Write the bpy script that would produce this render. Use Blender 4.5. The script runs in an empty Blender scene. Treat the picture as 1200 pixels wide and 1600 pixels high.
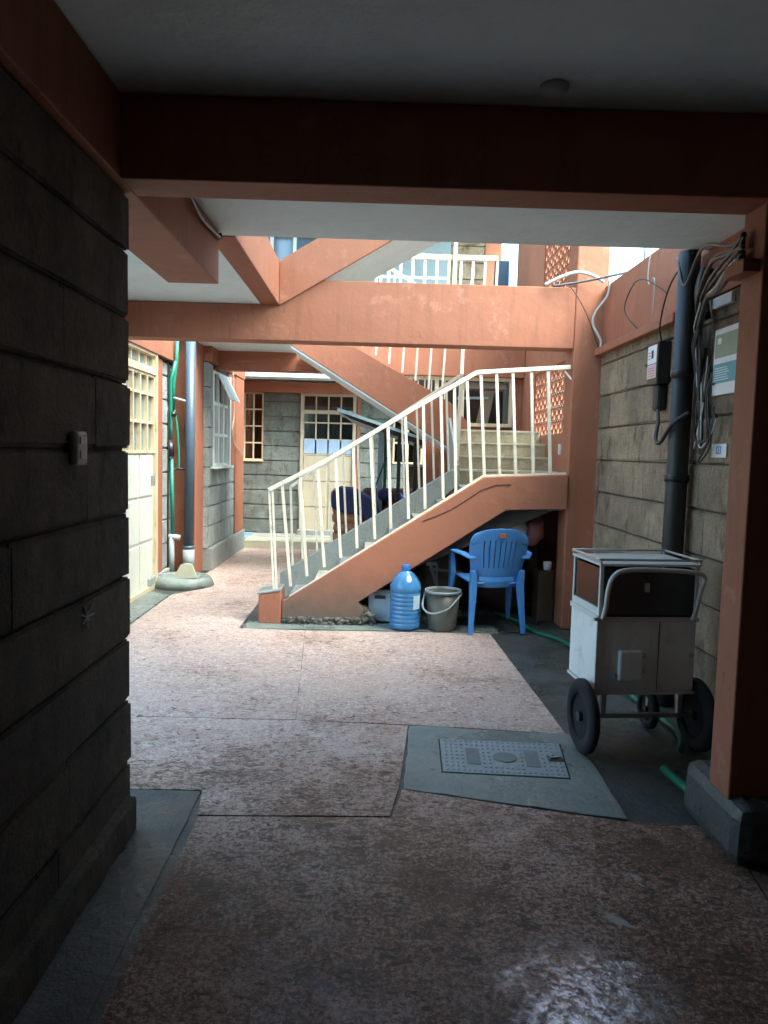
import bpy, bmesh, math, random
from mathutils import Vector, Matrix, noise
random.seed(7)
R = math.radians
S = bpy.context.scene
COL = S.collection

# ---------------------------------------------------------------- camera, sky, sun, exposure
cam_d = bpy.data.cameras.new('camera'); cam = bpy.data.objects.new('camera', cam_d); COL.objects.link(cam)
cam_d.sensor_fit = 'HORIZONTAL'; cam_d.sensor_width = 36; cam_d.lens = 34.5
cam_d.clip_start = .05; cam_d.clip_end = 2000
cam.matrix_world = Matrix(((0.99957982, -0.02477776, -0.01504176, 0), (-0.01299994, 0.0805996, -0.99666178, 0),
                           (0.0259074, 0.99643854, 0.08024363, 1.4), (0, 0, 0, 1)))
S.camera = cam
SUN_EL, SUN_AZ = R(56), R(128)
w = bpy.data.worlds.new('World'); S.world = w; w.use_nodes = True
nt = w.node_tree; bg = nt.nodes['Background']
sky = nt.nodes.new('ShaderNodeTexSky'); sky.sky_type = 'NISHITA'; sky.sun_disc = False
sky.sun_elevation = SUN_EL; sky.sun_rotation = SUN_AZ; sky.dust_density = 4; sky.air_density = 1.0; sky.ozone_density = 1
hs = nt.nodes.new('ShaderNodeHueSaturation'); hs.inputs['Saturation'].default_value = .95
nt.links.new(sky.outputs[0], hs.inputs['Color']); tn = nt.nodes.new('ShaderNodeMix'); tn.data_type = 'RGBA'; tn.blend_type = 'MULTIPLY'; tn.inputs[0].default_value = 1
tn.inputs[7].default_value = (.78, 1.0, .98, 1)   # cool white of a closed overcast sky
nt.links.new(hs.outputs[0], tn.inputs[6]); nt.links.new(tn.outputs[2], bg.inputs[0])
bg.inputs[1].default_value = .15
sd = bpy.data.lights.new('sun', 'SUN'); sd.energy = .8; sd.angle = R(40); sd.color = (1, .985, .965)
sun = bpy.data.objects.new('sun', sd); COL.objects.link(sun)
az = SUN_AZ   # light travels away from the sun; sun stands towards (sin az, cos az)
sdir = Vector((math.sin(az) * math.cos(SUN_EL), math.cos(az) * math.cos(SUN_EL), math.sin(SUN_EL)))
sun.rotation_euler = sdir.to_track_quat('Z', 'Y').to_euler(); sun.location = (0, 5, 12)
S.view_settings.view_transform = 'Standard'; S.view_settings.look = 'None'
S.view_settings.exposure = 3.3; S.view_settings.gamma = 1; S.view_settings.use_curve_mapping = False
S.render.engine = 'CYCLES'
cy = S.cycles
cy.use_denoising = True; cy.max_bounces = 9; cy.diffuse_bounces = 6; cy.glossy_bounces = 4; cy.transmission_bounces = 6
cy.transparent_max_bounces = 12; cy.caustics_reflective = True; cy.blur_glossy = 1.0; cy.caustics_refractive = False; cy.sample_clamp_indirect = 6

# ---------------------------------------------------------------- materials
M = {}
class NT:
    def __init__(s, name):
        s.m = bpy.data.materials.new(name); s.m.use_nodes = True; s.t = s.m.node_tree
        s.b = s.t.nodes['Principled BSDF']; s.out = s.t.nodes['Material Output']; M[name] = s.m
        s.pos = s.n('ShaderNodeNewGeometry').outputs['Position']
    def n(s, typ, **k):
        x = s.t.nodes.new(typ)
        for a, v in k.items(): setattr(x, a, v)
        return x
    def l(s, a, b): s.t.links.new(a, b)
    def noise(s, scale, detail=4, rough=.6, vec=None, stretch=None, dist=0):
        x = s.n('ShaderNodeTexNoise'); x.inputs['Scale'].default_value = scale
        x.inputs['Detail'].default_value = detail; x.inputs['Roughness'].default_value = rough
        x.inputs['Distortion'].default_value = dist
        v = vec or s.pos
        if stretch:
            mp = s.n('ShaderNodeMapping'); mp.inputs['Scale'].default_value = stretch; s.l(v, mp.inputs[0]); v = mp.outputs[0]
        s.l(v, x.inputs['Vector']); return x.outputs['Fac']
    def vor(s, scale, feature='F1'):
        x = s.n('ShaderNodeTexVoronoi', feature=feature); x.inputs['Scale'].default_value = scale; s.l(s.pos, x.inputs['Vector']); return x
    def ramp(s, f, *st):
        x = s.n('ShaderNodeValToRGB'); e = x.color_ramp.elements
        while len(e) < len(st): e.new(.5)
        for i, (p, c) in enumerate(st):
            e[i].position = p; e[i].color = (c, c, c, 1) if isinstance(c, (int, float)) else (*c, 1)
        s.l(f, x.inputs[0]); return x.outputs[0]
    def mix(s, f, a, b, mode='MIX'):
        x = s.n('ShaderNodeMix', data_type='RGBA', blend_type=mode)
        for i, v in ((0, f), (6, a), (7, b)):
            if isinstance(v, (int, float)): x.inputs[i].default_value = v if i == 0 else (v, v, v, 1)
            elif isinstance(v, tuple): x.inputs[i].default_value = (*v, 1)
            else: s.l(v, x.inputs[i])
        return x.outputs[2]
    def math(s, op, a, b):
        x = s.n('ShaderNodeMath', operation=op)
        for i, v in ((0, a), (1, b)):
            if isinstance(v, (int, float)): x.inputs[i].default_value = v
            else: s.l(v, x.inputs[i])
        return x.outputs[0]
    def bump(s, f, d=.01, st=1):
        x = s.n('ShaderNodeBump'); x.inputs['Distance'].default_value = d; x.inputs['Strength'].default_value = st
        s.l(f, x.inputs['Height'])
        if s.b.inputs['Normal'].links: s.l(s.b.inputs['Normal'].links[0].from_socket, x.inputs['Normal'])
        s.l(x.outputs[0], s.b.inputs['Normal'])
    def base(s, c): 
        if isinstance(c, tuple): s.b.inputs['Base Color'].default_value = (*c, 1)
        else: s.l(c, s.b.inputs['Base Color'])
    def rough(s, r):
        if isinstance(r, (int, float)): s.b.inputs['Roughness'].default_value = r
        else: s.l(r, s.b.inputs['Roughness'])

def sc(c, k): return tuple(min(1, x * k) for x in c)
def paint(name, c, rough=.6, dirt=(.1, .07, .05), amt=.35, bump=.004, metal=0, spec=.5):
    t = NT(name)
    a = t.mix(t.noise(2.3, 5), sc(c, .84), sc(c, 1.1))
    a = t.mix(t.math('MULTIPLY', t.ramp(t.noise(9, 8, .7), (.56, 0), (.72, 1)), amt), a, dirt)
    a = t.mix(t.math('MULTIPLY', t.ramp(t.noise(3, 6, .7, stretch=(4, 4, .6)), (.5, 0), (.8, 1)), amt), a, dirt)
    t.base(a); t.rough(t.ramp(t.noise(14, 4), (.3, max(.05, rough - .12)), (.7, min(1, rough + .12))))
    t.b.inputs['Metallic'].default_value = metal; t.b.inputs['Specular IOR Level'].default_value = spec
    if bump: t.bump(t.noise(40, 6), bump); t.bump(t.noise(5, 4), bump * 3)
    return t
def plain(name, c, rough=.5, metal=0, spec=.5):
    t = NT(name); t.base(t.mix(t.noise(12, 5), sc(c, .82), sc(c, 1.1))); t.rough(rough); t.b.inputs['Metallic'].default_value = metal
    t.b.inputs['Specular IOR Level'].default_value = spec
    return t

ORANGE = (.335, .120, .068)
t = NT('orange_paint')
a = t.mix(t.noise(1.6, 6, .6), sc(ORANGE, .80), sc(ORANGE, 1.12))
a = t.mix(t.math('MULTIPLY', t.ramp(t.noise(3.2, 8, .7, stretch=(3.5, 3.5, .35)), (.52, 0), (.72, 1)), .45), a, (.13, .060, .035))      # drips
a = t.mix(t.math('MULTIPLY', t.ramp(t.noise(6, 9, .75), (.57, 0), (.66, 1)), .35), a, (.50, .24, .17))                             # faded scuffs
a = t.mix(t.math('MULTIPLY', t.ramp(t.noise(21, 9, .8), (.655, 0), (.675, 1)), .7), a, (.34, .27, .22))                            # chips
cr = t.vor(1.3, 'DISTANCE_TO_EDGE'); wob = t.n('ShaderNodeVectorMath', operation='ADD'); nz = t.n('ShaderNodeTexNoise'); nz.inputs['Scale'].default_value = 5; t.l(t.pos, nz.inputs['Vector'])
t.l(t.pos, wob.inputs[0]); t.l(nz.outputs['Color'], wob.inputs[1]); t.l(wob.outputs[0], cr.inputs['Vector'])
crk = t.math('MULTIPLY', t.ramp(cr.outputs['Distance'], (.0, 1), (.006, 0)), t.ramp(t.noise(.9, 3), (.5, 0), (.6, .5)))
a = t.mix(crk, a, (.08, .04, .025))
t.base(a); t.rough(.62); t.b.inputs['Specular IOR Level'].default_value = .25
t.bump(t.noise(3.5, 5, .6), .010); t.bump(t.noise(90, 4, .7), .0006)
paint('ceiling_white', (.72, .80, .79), .8, (.22, .22, .2), .12, .003)
t = paint('cream_metal', (.66, .53, .35), .42, (.28, .13, .06), .55, .001)
paint('cream_rail', (.78, .69, .56), .45, (.25, .11, .05), .6, .001)
paint('cream_door', (.62, .60, .52), .5, (.3, .2, .1), .3, .002)
paint('cream_dull', (.44, .37, .27), .5, (.25, .15, .08), .4, .002)
paint('white_frame', (.75, .76, .72), .5, (.3, .27, .2), .4, .002)
def stone(name, c1, c2, c3):
    t = NT(name)
    oi = t.n('ShaderNodeObjectInfo').outputs['Random']
    a = t.mix(t.ramp(t.noise(2.7, 6, .65), (.35, 0), (.68, 1)), c1, c2)
    a = t.mix(t.ramp(t.noise(7, 8, .7, stretch=(1, 1, .45)), (.52, 0), (.66, 1)), a, c3)
    a = t.mix(t.ramp(t.noise(60, 4), (.45, 0), (.75, .6)), a, sc(c1, .55))
    a = t.mix(1.0, a, t.ramp(oi, (0, .80), (1, 1.10)), 'MULTIPLY')
    a = t.mix(t.ramp(t.noise(3.1, 3, .5), (.58, 0), (.70, .5)), a, sc(c2, 1.25))
    t.base(a); t.rough(.9)
    t.bump(t.noise(9, 8, .7), .02); t.bump(t.noise(55, 5, .7), .008)
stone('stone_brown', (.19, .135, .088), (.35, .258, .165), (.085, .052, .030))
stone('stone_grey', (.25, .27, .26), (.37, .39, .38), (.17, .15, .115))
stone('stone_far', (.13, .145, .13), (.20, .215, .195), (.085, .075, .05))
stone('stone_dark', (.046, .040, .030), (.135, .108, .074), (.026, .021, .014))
t = plain('mortar', (.075, .065, .055), .95); t.bump(t.noise(50, 5), .01)
# concrete, partly wet
def concrete(name, c, wet=.5, pale=1.25):
    t = NT(name)
    a = t.mix(t.ramp(t.noise(1.8, 8, .65), (.3, 0), (.7, 1)), sc(c, .72), sc(c, pale))
    a = t.mix(t.ramp(t.noise(26, 6, .7), (.55, 0), (.7, .55)), a, sc(c, .5))
    a = t.mix(t.ramp(t.noise(6, 8, .75), (.6, 0), (.68, .5)), a, (.09, .07, .045))
    t.base(a)
    t.rough(t.ramp(t.noise(2.2, 5, .6), (.38, .16 if wet else .6), (.62, .62 if wet else .85)))
    t.bump(t.noise(34, 7, .7), .006); t.bump(t.noise(3, 3), .01)
concrete('concrete', (.19, .215, .195)); concrete('concrete_dry', (.27, .275, .255), 0); concrete('concrete_dark', (.055, .058, .052))
concrete('apron_brown', (.17, .12, .085))
concrete('ground_concrete', (.15, .15, .14), 0)
# terrazzo: pink cement with stone chips, brown grime and a wet film
t = NT('terrazzo')
v = t.vor(48); v2 = t.vor(110)
cs = t.n('ShaderNodeSeparateColor'); t.l(v.outputs['Color'], cs.inputs[0]); c2 = t.n('ShaderNodeSeparateColor'); t.l(v2.outputs['Color'], c2.inputs[0])
chip = t.ramp(cs.outputs[0], (0, (.13, .085, .065)), (.16, (.40, .25, .21)), (.45, (.50, .335, .29)), (.75, (.56, .40, .355)), (.93, (.74, .68, .63)))
chip = t.mix(.4, chip, t.ramp(c2.outputs[1], (0, (.16, .10, .08)), (.2, (.42, .28, .24)), (.8, (.56, .40, .36)), (.95, (.80, .76, .70))))
a = t.mix(t.ramp(t.noise(2.2, 6, .65), (.35, .25), (.7, .85)), chip, (.58, .40, .325))
sep = t.n('ShaderNodeSeparateXYZ'); t.l(t.pos, sep.inputs[0])
def rng(sock, f0, f1, t0, t1):
    m = t.n('ShaderNodeMapRange'); 
    for k, x in zip(('From Min', 'From Max', 'To Min', 'To Max'), (f0, f1, t0, t1)): m.inputs[k].default_value = x
    t.l(sock, m.inputs[0]); return m.outputs[0]
# grime, biased along depth to put near gloom and yard brightness in the colour
big = t.math('ADD', t.math('MULTIPLY', t.noise(1.25, 7, .72), .50), rng(sep.outputs[1], 2.5, 4.1, .085, -.06))
wm = rng(sep.outputs[1], 2.2, 3.3, 0, 1); worm = t.mix(wm, t.noise(62, 6, .8, dist=.4), t.noise(27, 7, .8, dist=1.1, stretch=(.8, 1.3, 1)))
pits = t.noise(13, 8, .82, dist=.5)
fine = t.math('ADD', t.math('MULTIPLY', worm, .72), t.math('MULTIPLY', big, .55))
dcol = t.mix(t.noise(7, 6, .7), (.060, .031, .017), (.18, .075, .036))
a = t.mix(t.math('MULTIPLY', t.ramp(big, (.20, 0), (.40, 1)), .75), a, t.mix(t.ramp(t.noise(2.4, 7, .75), (.38, 0), (.62, 1)), (.20, .095, .050), (.42, .17, .090)))
a = t.mix(t.ramp(fine, (.515, 0), (.54, .7), (.60, .95)), a, dcol)
fleck = t.math('ADD', t.noise(21, 3, .55, dist=1.4, stretch=(.75, 1.4, 1)), t.math('MULTIPLY', big, .42))
a = t.mix(t.ramp(fleck, (.735, 0), (.755, .85)), a, (.055, .034, .022))
a = t.mix(t.ramp(t.noise(42, 2, .5), (.70, 0), (.725, .8)), a, (.045, .030, .022))
a = t.mix(t.ramp(t.noise(1.9, 8, .78, dist=.5), (.60, 0), (.63, .45)), a, (.60, .52, .49))
a = t.mix(t.ramp(t.math('ADD', t.math('MULTIPLY', pits, .7), t.math('MULTIPLY', big, .5)), (.56, 0), (.59, .8)), a, (.07, .045, .032))
a = t.mix(t.ramp(t.noise(85, 3, .65), (.60, 0), (.66, .8)), a, (.06, .040, .030))
a = t.mix(t.ramp(t.noise(110, 2, .6), (.66, 0), (.72, .55)), a, (.62, .55, .50))
patch = t.ramp(t.noise(1.45, 8, .72, dist=.7), (.655, 0), (.675, .75))
a = t.mix(patch, a, (.46, .43, .42))
t.base(a); t.rough(.6); t.b.inputs['Specular IOR Level'].default_value = .3
t.bump(t.noise(60, 5, .7), .006); t.bump(worm, .006)
wetm = t.ramp(t.noise(9, 6, .7), (.40, .06), (.62, .32))
pd = t.n('ShaderNodeVectorMath', operation='DISTANCE'); t.l(t.pos, pd.inputs[0]); pd.inputs[1].default_value = (.63, 1.74, 0)   # puddle, placed and over-glossed for the sky glare
pm = t.ramp(t.math('ADD', pd.outputs['Value'], t.math('MULTIPLY', t.noise(7, 6, .7), .5)), (.40, 1), (.56, 0))
pm = t.math('MULTIPLY', pm, t.ramp(t.noise(34, 5, .75), (.40, .12), (.56, 1)))
wetm = t.math('MAXIMUM', wetm, pm)
t.l(wetm, t.b.inputs['Coat Weight'])
t.l(t.mix(pm, .17, .03), t.b.inputs['Coat Roughness']); t.l(t.mix(pm, 1.42, 2.6), t.b.inputs['Coat IOR'])
cb = t.n('ShaderNodeBump'); cb.inputs['Distance'].default_value = .0011; t.l(t.math('ADD', t.noise(60, 4, .75), t.math('MULTIPLY', t.noise(13, 3, .5), 2.6)), cb.inputs['Height']); t.l(cb.outputs[0], t.b.inputs['Coat Normal'])
plain('joint_black', (.02, .018, .015), .9)
plain('pipe_blue', (.06, .09, .125), .42); plain('pipe_black', (.022, .024, .024), .5); plain('pipe_white', (.36, .39, .38), .5)
plain('pipe_green', (.015, .20, .13), .4); plain('hose_green', (.01, .13, .075), .4)
plain('black_plastic', (.012, .012, .013), .4); plain('cable_black', (.02, .02, .02), .55); plain('cable_white', (.45, .44, .41), .55); plain('cable_grey', (.10, .10, .095), .5)
paint('chair_blue', (.065, .225, .53), .38, (.05, .09, .16), .3, .0); plain('chair_logo', (.5, .12, .05), .5)
paint('bucket_grey', (.075, .072, .062), .5, (.10, .07, .045), .6, .0); plain('bucket_rim', (.24, .27, .28), .4)
paint('lid_grey', (.24, .29, .30), .42, (.13, .12, .09), .6, .002); paint('lid_panel', (.14, .17, .175), .5, (.08, .07, .05), .6, .002)
plain('cart_white', (.56, .57, .54), .42); paint('cart_paint', (.70, .73, .71), .42, (.22, .17, .12), .45, .0015)
plain('rubber', (.009, .009, .009), .9); plain('dark_void', (.006, .005, .005), .9); plain('steel', (.45, .46, .46), .35, .8)
plain('step_cream', (.46, .40, .27), .6); paint('step_paint', (.44, .37, .24), .6, (.16, .11, .06), .6, .004); paint('step_edge', (.62, .55, .42), .55, (.3, .2, .1), .4, .003)
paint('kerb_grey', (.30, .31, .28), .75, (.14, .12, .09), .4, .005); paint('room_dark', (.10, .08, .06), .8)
t = NT('curtain'); t.base(t.mix(t.noise(6, 3), (.30, .31, .31), (.5, .5, .48))); t.rough(.9)
plain('curtain_blue', (.30, .40, .55), .8)
plain('cloth_navy', (.02, .025, .085), .95); plain('sofa_brown', (.13, .05, .028), .6); plain('sofa_tan', (.28, .14, .08), .8)
plain('cabinet_brown', (.06, .032, .02), .6); plain('awning_blue', (.30, .42, .46), .5); plain('label_white', (.72, .70, .68), .6)
plain('label_pink', (.62, .42, .42), .6); plain('tile_cream', (.52, .50, .38), .35); plain('outlet_white', (.50, .48, .45), .45)
plain('bag_white', (.42, .38, .36), .5); plain('bag_red', (.35, .12, .10), .5); plain('wood_old', (.25, .19, .13), .7)
plain('board_tan', (.33, .22, .12), .7); plain('box_pale', (.62, .55, .52), .5); plain('box_blue', (.42, .56, .68), .35); plain('green_cloth', (.03, .16, .09), .8)
plain('teal_print', (.10, .32, .36), .5); plain('olive_print', (.24, .30, .20), .5)
t = plain('glass_dark', (.03, .035, .04), .12)
def glass(name, tint, k=.25):
    t = NT(name); tr = t.n('ShaderNodeBsdfTransparent'); tr.inputs[0].default_value = (*tint, 1)
    gl = t.n('ShaderNodeBsdfGlossy'); gl.inputs['Roughness'].default_value = .08; mx = t.n('ShaderNodeMixShader')
    fr = t.n('ShaderNodeFresnel'); fr.inputs[0].default_value = 1.5
    t.l(t.math('ADD', fr.outputs[0], k * .3), mx.inputs[0]); t.l(tr.outputs[0], mx.inputs[1]); t.l(gl.outputs[0], mx.inputs[2]); t.l(mx.outputs[0], t.out.inputs[0])
plain('pane_grey', (.20, .25, .25), .22)
glass('glass', (.55, .62, .62)); glass('glass_blue', (.35, .5, .65))
t = NT('bottle_blue'); t.base((.12, .42, .86)); t.rough(.14); t.b.inputs['Transmission Weight'].default_value = .6; t.b.inputs['IOR'].default_value = 1.18; t.b.inputs['Coat Weight'].default_value = .8; t.b.inputs['Coat Roughness'].default_value = .08
plain('cap_blue', (.02, .11, .36), .35); plain('blue_wall', (.24, .29, .31), .7); plain('cloth_dark', (.02, .05, .09), .8)
plain('splat_white', (.42, .42, .40), .8)
t = NT('rubble'); t.base(t.mix(t.ramp(t.noise(30, 6, .8), (.4, 0), (.6, 1)), (.035, .035, .03), (.22, .20, .17))); t.rough(.95); t.bump(t.noise(35, 8, .8), .03)
t = NT('orange_dirty')   # old paint, dirty and peeling low on the stair flank
sep = t.n('ShaderNodeSeparateXYZ'); t.l(t.pos, sep.inputs[0])
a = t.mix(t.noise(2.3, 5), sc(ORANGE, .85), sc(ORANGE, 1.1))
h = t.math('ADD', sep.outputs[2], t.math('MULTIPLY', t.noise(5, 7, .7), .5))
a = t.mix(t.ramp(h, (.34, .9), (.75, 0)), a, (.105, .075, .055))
a = t.mix(t.math('MULTIPLY', t.ramp(t.noise(26, 6, .7), (.66, 0), (.70, 1)), .4), a, (.30, .17, .12))
t.base(a); t.rough(.6); t.bump(t.noise(6, 7, .7), .008)

# ---------------------------------------------------------------- geometry helpers
ORG = {}
def tag(o, label=None, cat=None, group=None, kind=None):
    for k, v in (('label', label), ('category', cat), ('group', group), ('kind', kind)):
        if v: o[k] = v
    return o
def thing(name, loc, label, cat, group=None):
    o = bpy.data.objects.new(name, None); COL.objects.link(o); o.location = loc; ORG[o] = Vector(loc)
    o.empty_display_size = .1
    return tag(o, label, cat, group)
def fin(bm, name, mat, parent=None, loc=None, smooth=False, bevel=0, label=None):
    """world-space bmesh -> ONE object, origin at its parent's origin (or at loc)"""
    org = ORG[parent] if parent else Vector(loc or (0, 0, 0))
    bmesh.ops.recalc_face_normals(bm, faces=bm.faces)
    for v in bm.verts: v.co -= org
    if smooth:
        for f in bm.faces: f.smooth = True
    me = bpy.data.meshes.new(name); bm.to_mesh(me); bm.free(); me.materials.append(M[mat] if isinstance(mat, str) else mat)
    o = bpy.data.objects.new(name, me); COL.objects.link(o); ORG[o] = org
    if parent:
        o.parent = parent
    else: o.location = org
    if bevel:
        b = o.modifiers.new('bevel', 'BEVEL'); b.width = bevel; b.segments = 2; b.limit_method = 'ANGLE'
    if label: o['label'] = label
    return o
def B(): return bmesh.new()
def box(bm, x0, x1, y0, y1, z0, z1):
    vs = [bm.verts.new((x, y, z)) for x in (x0, x1) for y in (y0, y1) for z in (z0, z1)]
    for f in ((0, 1, 3, 2), (4, 6, 7, 5), (0, 4, 5, 1), (2, 3, 7, 6), (0, 2, 6, 4), (1, 5, 7, 3)): bm.faces.new([vs[i] for i in f])
    return bm
def boxo(name, mat, parent, b, **k): return fin(box(B(), *b), name, mat, parent, **k)
def prism(bm, poly, a0, a1, ax='Y'):
    def P(u, v, a): return (u, a, v) if ax == 'Y' else (u, v, a) if ax == 'Z' else (a, u, v)
    A = [bm.verts.new(P(u, v, a0)) for u, v in poly]; C = [bm.verts.new(P(u, v, a1)) for u, v in poly]
    bm.faces.new(A); bm.faces.new(C[::-1]); n = len(poly)
    for i in range(n): bm.faces.new((A[i], C[i], C[(i + 1) % n], A[(i + 1) % n]))
    return bm
def bar(bm, p, q, w, d=None):
    """square bar between two points"""
    p, q = Vector(p), Vector(q); d = d or w; z = (q - p).normalized()
    u = z.cross(Vector((0, 1, 0)) if abs(z.y) < .9 else Vector((1, 0, 0))).normalized(); v = z.cross(u)
    vs = [bm.verts.new(c + u * a * w / 2 + v * b * d / 2) for c in (p, q) for a, b in ((-1, -1), (1, -1), (1, 1), (-1, 1))]
    for f in ((0, 1, 2, 3), (7, 6, 5, 4)): bm.faces.new([vs[i] for i in f])
    for i in range(4): bm.faces.new((vs[i], vs[(i + 1) % 4], vs[4 + (i + 1) % 4], vs[4 + i]))
    return bm
def spline(pts, k=6):
    pts = [Vector(p) for p in pts]
    if len(pts) < 3: return pts
    P = [pts[0]] + pts + [pts[-1]]; out = []
    for i in range(1, len(P) - 2):
        a, b, c, d = P[i - 1:i + 3]
        for j in range(k):
            s = j / k
            out.append(.5 * ((2 * b) + (c - a) * s + (2 * a - 5 * b + 4 * c - d) * s * s + (3 * b - a - 3 * c + d) * s ** 3))
    return out + [pts[-1]]
def tube(bm, pts, r, n=8, smooth=False):
    pts = spline(pts) if smooth else [Vector(p) for p in pts]
    rs = r if isinstance(r, list) else [r] * len(pts)
    rings = []; u = None
    for i, p in enumerate(pts):
        d = (pts[min(i + 1, len(pts) - 1)] - pts[max(i - 1, 0)]).normalized()
        if u is None: u = d.orthogonal().normalized()
        u = (u - d * u.dot(d)).normalized(); v = d.cross(u)
        rings.append([bm.verts.new(p + (u * math.cos(2 * math.pi * j / n) + v * math.sin(2 * math.pi * j / n)) * rs[i]) for j in range(n)])
    for a, b in zip(rings, rings[1:]):
        for j in range(n): bm.faces.new((a[j], a[(j + 1) % n], b[(j + 1) % n], b[j]))
    bm.faces.new(rings[0][::-1]); bm.faces.new(rings[-1])
    return bm
def lathe(bm, prof, c, n=32, cap=True):
    cx, cy_, cz = c; rings = []
    for r, z in prof: rings.append([bm.verts.new((cx + r * math.cos(2 * math.pi * j / n), cy_ + r * math.sin(2 * math.pi * j / n), cz + z)) for j in range(n)])
    for a, b in zip(rings, rings[1:]):
        for j in range(n): bm.faces.new((a[j], a[(j + 1) % n], b[(j + 1) % n], b[j]))
    if cap: bm.faces.new(rings[0][::-1]); bm.faces.new(rings[-1])
    return bm
def cable(name, pts, r, mat, label, group=None, parent=None):
    o = fin(tube(B(), pts, r, 6, True), name, mat, parent, smooth=True)
    if not parent: tag(o, label, 'cable', group)
    return o
def rough_slab(poly, z0, z1, jag=.006, step=.12):
    """horizontal slab with a slightly ragged outline"""
    out = []
    for i, p in enumerate(poly):
        q = poly[(i + 1) % len(poly)]; L = math.dist(p, q); n = max(1, int(L / step))
        for j in range(n):
            s = j / n; x = p[0] + (q[0] - p[0]) * s; y = p[1] + (q[1] - p[1]) * s
            k = jag if j else 0
            out.append((x + random.uniform(-k, k), y + random.uniform(-k, k)))
    return prism(B(), out, z0, z1, 'Z')

# stone blocks: a few shared meshes, copied
BL, BH, BD = .39, .25, .11
def block_meshes(mat, n=5, jit=.004):
    out = []
    for i in range(n):
        bm = B(); box(bm, 0, BL - .0015, 0, BD, .005, BH - .005)
        he = [e for e in bm.edges if abs(e.verts[0].co.x - e.verts[1].co.x) > .1]
        bmesh.ops.bevel(bm, geom=he, offset=.009, segments=2, affect='EDGES')
        for v in bm.verts:
            v.co += Vector((0, random.uniform(-jit, jit) * .35, random.uniform(-jit, jit) * .9))
        bmesh.ops.recalc_face_normals(bm, faces=bm.faces)
        me = bpy.data.meshes.new('stone_block'); bm.to_mesh(me); bm.free(); me.materials.append(M[mat]); out.append(me)
    return out
BM = {m: block_meshes(m) for m in ('stone_brown', 'stone_grey', 'stone_dark', 'stone_far')}
def stone_wall(parent, mat, ax, face, u0, u1, zs, holes=(), seed=0, ragged=0, back=.2, matback='mortar', LL=BL):
    """wall of blocks, outer face at coordinate `face`; ax 'Y-' faces -Y (u = x); 'X+'/'X-' faces +X/-X (u = y)."""
    rnd = random.Random(seed)
    for k in range(len(zs) - 1):
        z0, z1 = zs[k], zs[k + 1]; zm = (z0 + z1) / 2
        cuts = [u0]; u = u0 - rnd.uniform(0, LL)
        while u < u1:
            u += LL * rnd.uniform(.85, 1.15)
            if u > u0 + .06 and u < u1 - .06: cuts.append(u)
        cuts.append(u1); segs = list(zip(cuts, cuts[1:]))
        for h in holes:
            if h[2] < zm < h[3]:
                ns = []
                for a, b in segs:
                    if b <= h[0] or a >= h[1]: ns.append((a, b)); continue
                    if a < h[0] - .02: ns.append((a, h[0]))
                    if b > h[1] + .02: ns.append((h[1], b))
                segs = ns
        for a, b in segs:
            me = rnd.choice(BM[mat]); o = bpy.data.objects.new('stone_block', me); COL.objects.link(o); o.parent = parent
            bb = b + (rnd.uniform(-ragged, ragged) if b == u1 else 0)
            sx = (bb - a) / BL; szz = (z1 - z0) / BH; off = rnd.uniform(-.002, .002); org = ORG[parent]
            if ax == 'Y-': o.location = Vector((a, face + off, z0)) - org; o.scale = (sx, 1, szz)
            elif ax == 'X+':   # rotate +90: local x -> +Y, local y -> -X
                o.rotation_euler = (0, 0, R(90)); o.location = Vector((face + off, a, z0)) - org; o.scale = (sx, 1, szz)
            else:              # faces -X: local y -> +X ; local x -> -Y
                o.rotation_euler = (0, 0, R(-90)); o.location = Vector((face + off, bb, z0)) - org; o.scale = (sx, 1, szz)
    # recessed mortar core with the same holes
    us = sorted({u0 + .004, u1 - .02, *[h[0] for h in holes], *[h[1] for h in holes]}); zz = sorted({zs[0], zs[-1], *[h[2] for h in holes if zs[0] < h[2] < zs[-1]], *[h[3] for h in holes if zs[0] < h[3] < zs[-1]]})
    bm = B()
    for a, b in zip(us, us[1:]):
        for c, d in zip(zz, zz[1:]):
            if any(h[0] - 1e-4 <= a and b <= h[1] + 1e-4 and h[2] - 1e-4 <= c and d <= h[3] + 1e-4 for h in holes): continue
            if ax == 'Y-': box(bm, a, b, face + .018, face + back, c, d)
            elif ax == 'X+': box(bm, face - back, face - .018, a, b, c, d)
            else: box(bm, face + .018, face + back, a, b, c, d)
    fin(bm, 'mortar', matback, parent)
def zlev(base, step, lo, hi):
    z = [base + step * k for k in range(-20, 30)]
    z = [a for a in z if lo + .05 < a < hi - .05]
    return [lo] + z + [hi]

ZB, ZC, ZF = 2.27, 2.54, 2.71     # beam bottom, slab soffit, upper floor

# ================================================================ SETTING
o = boxo('ground', 'ground_concrete', None, (-600, 600, -600, 600, -.3, -.03)); tag(o, kind='structure')
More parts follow.
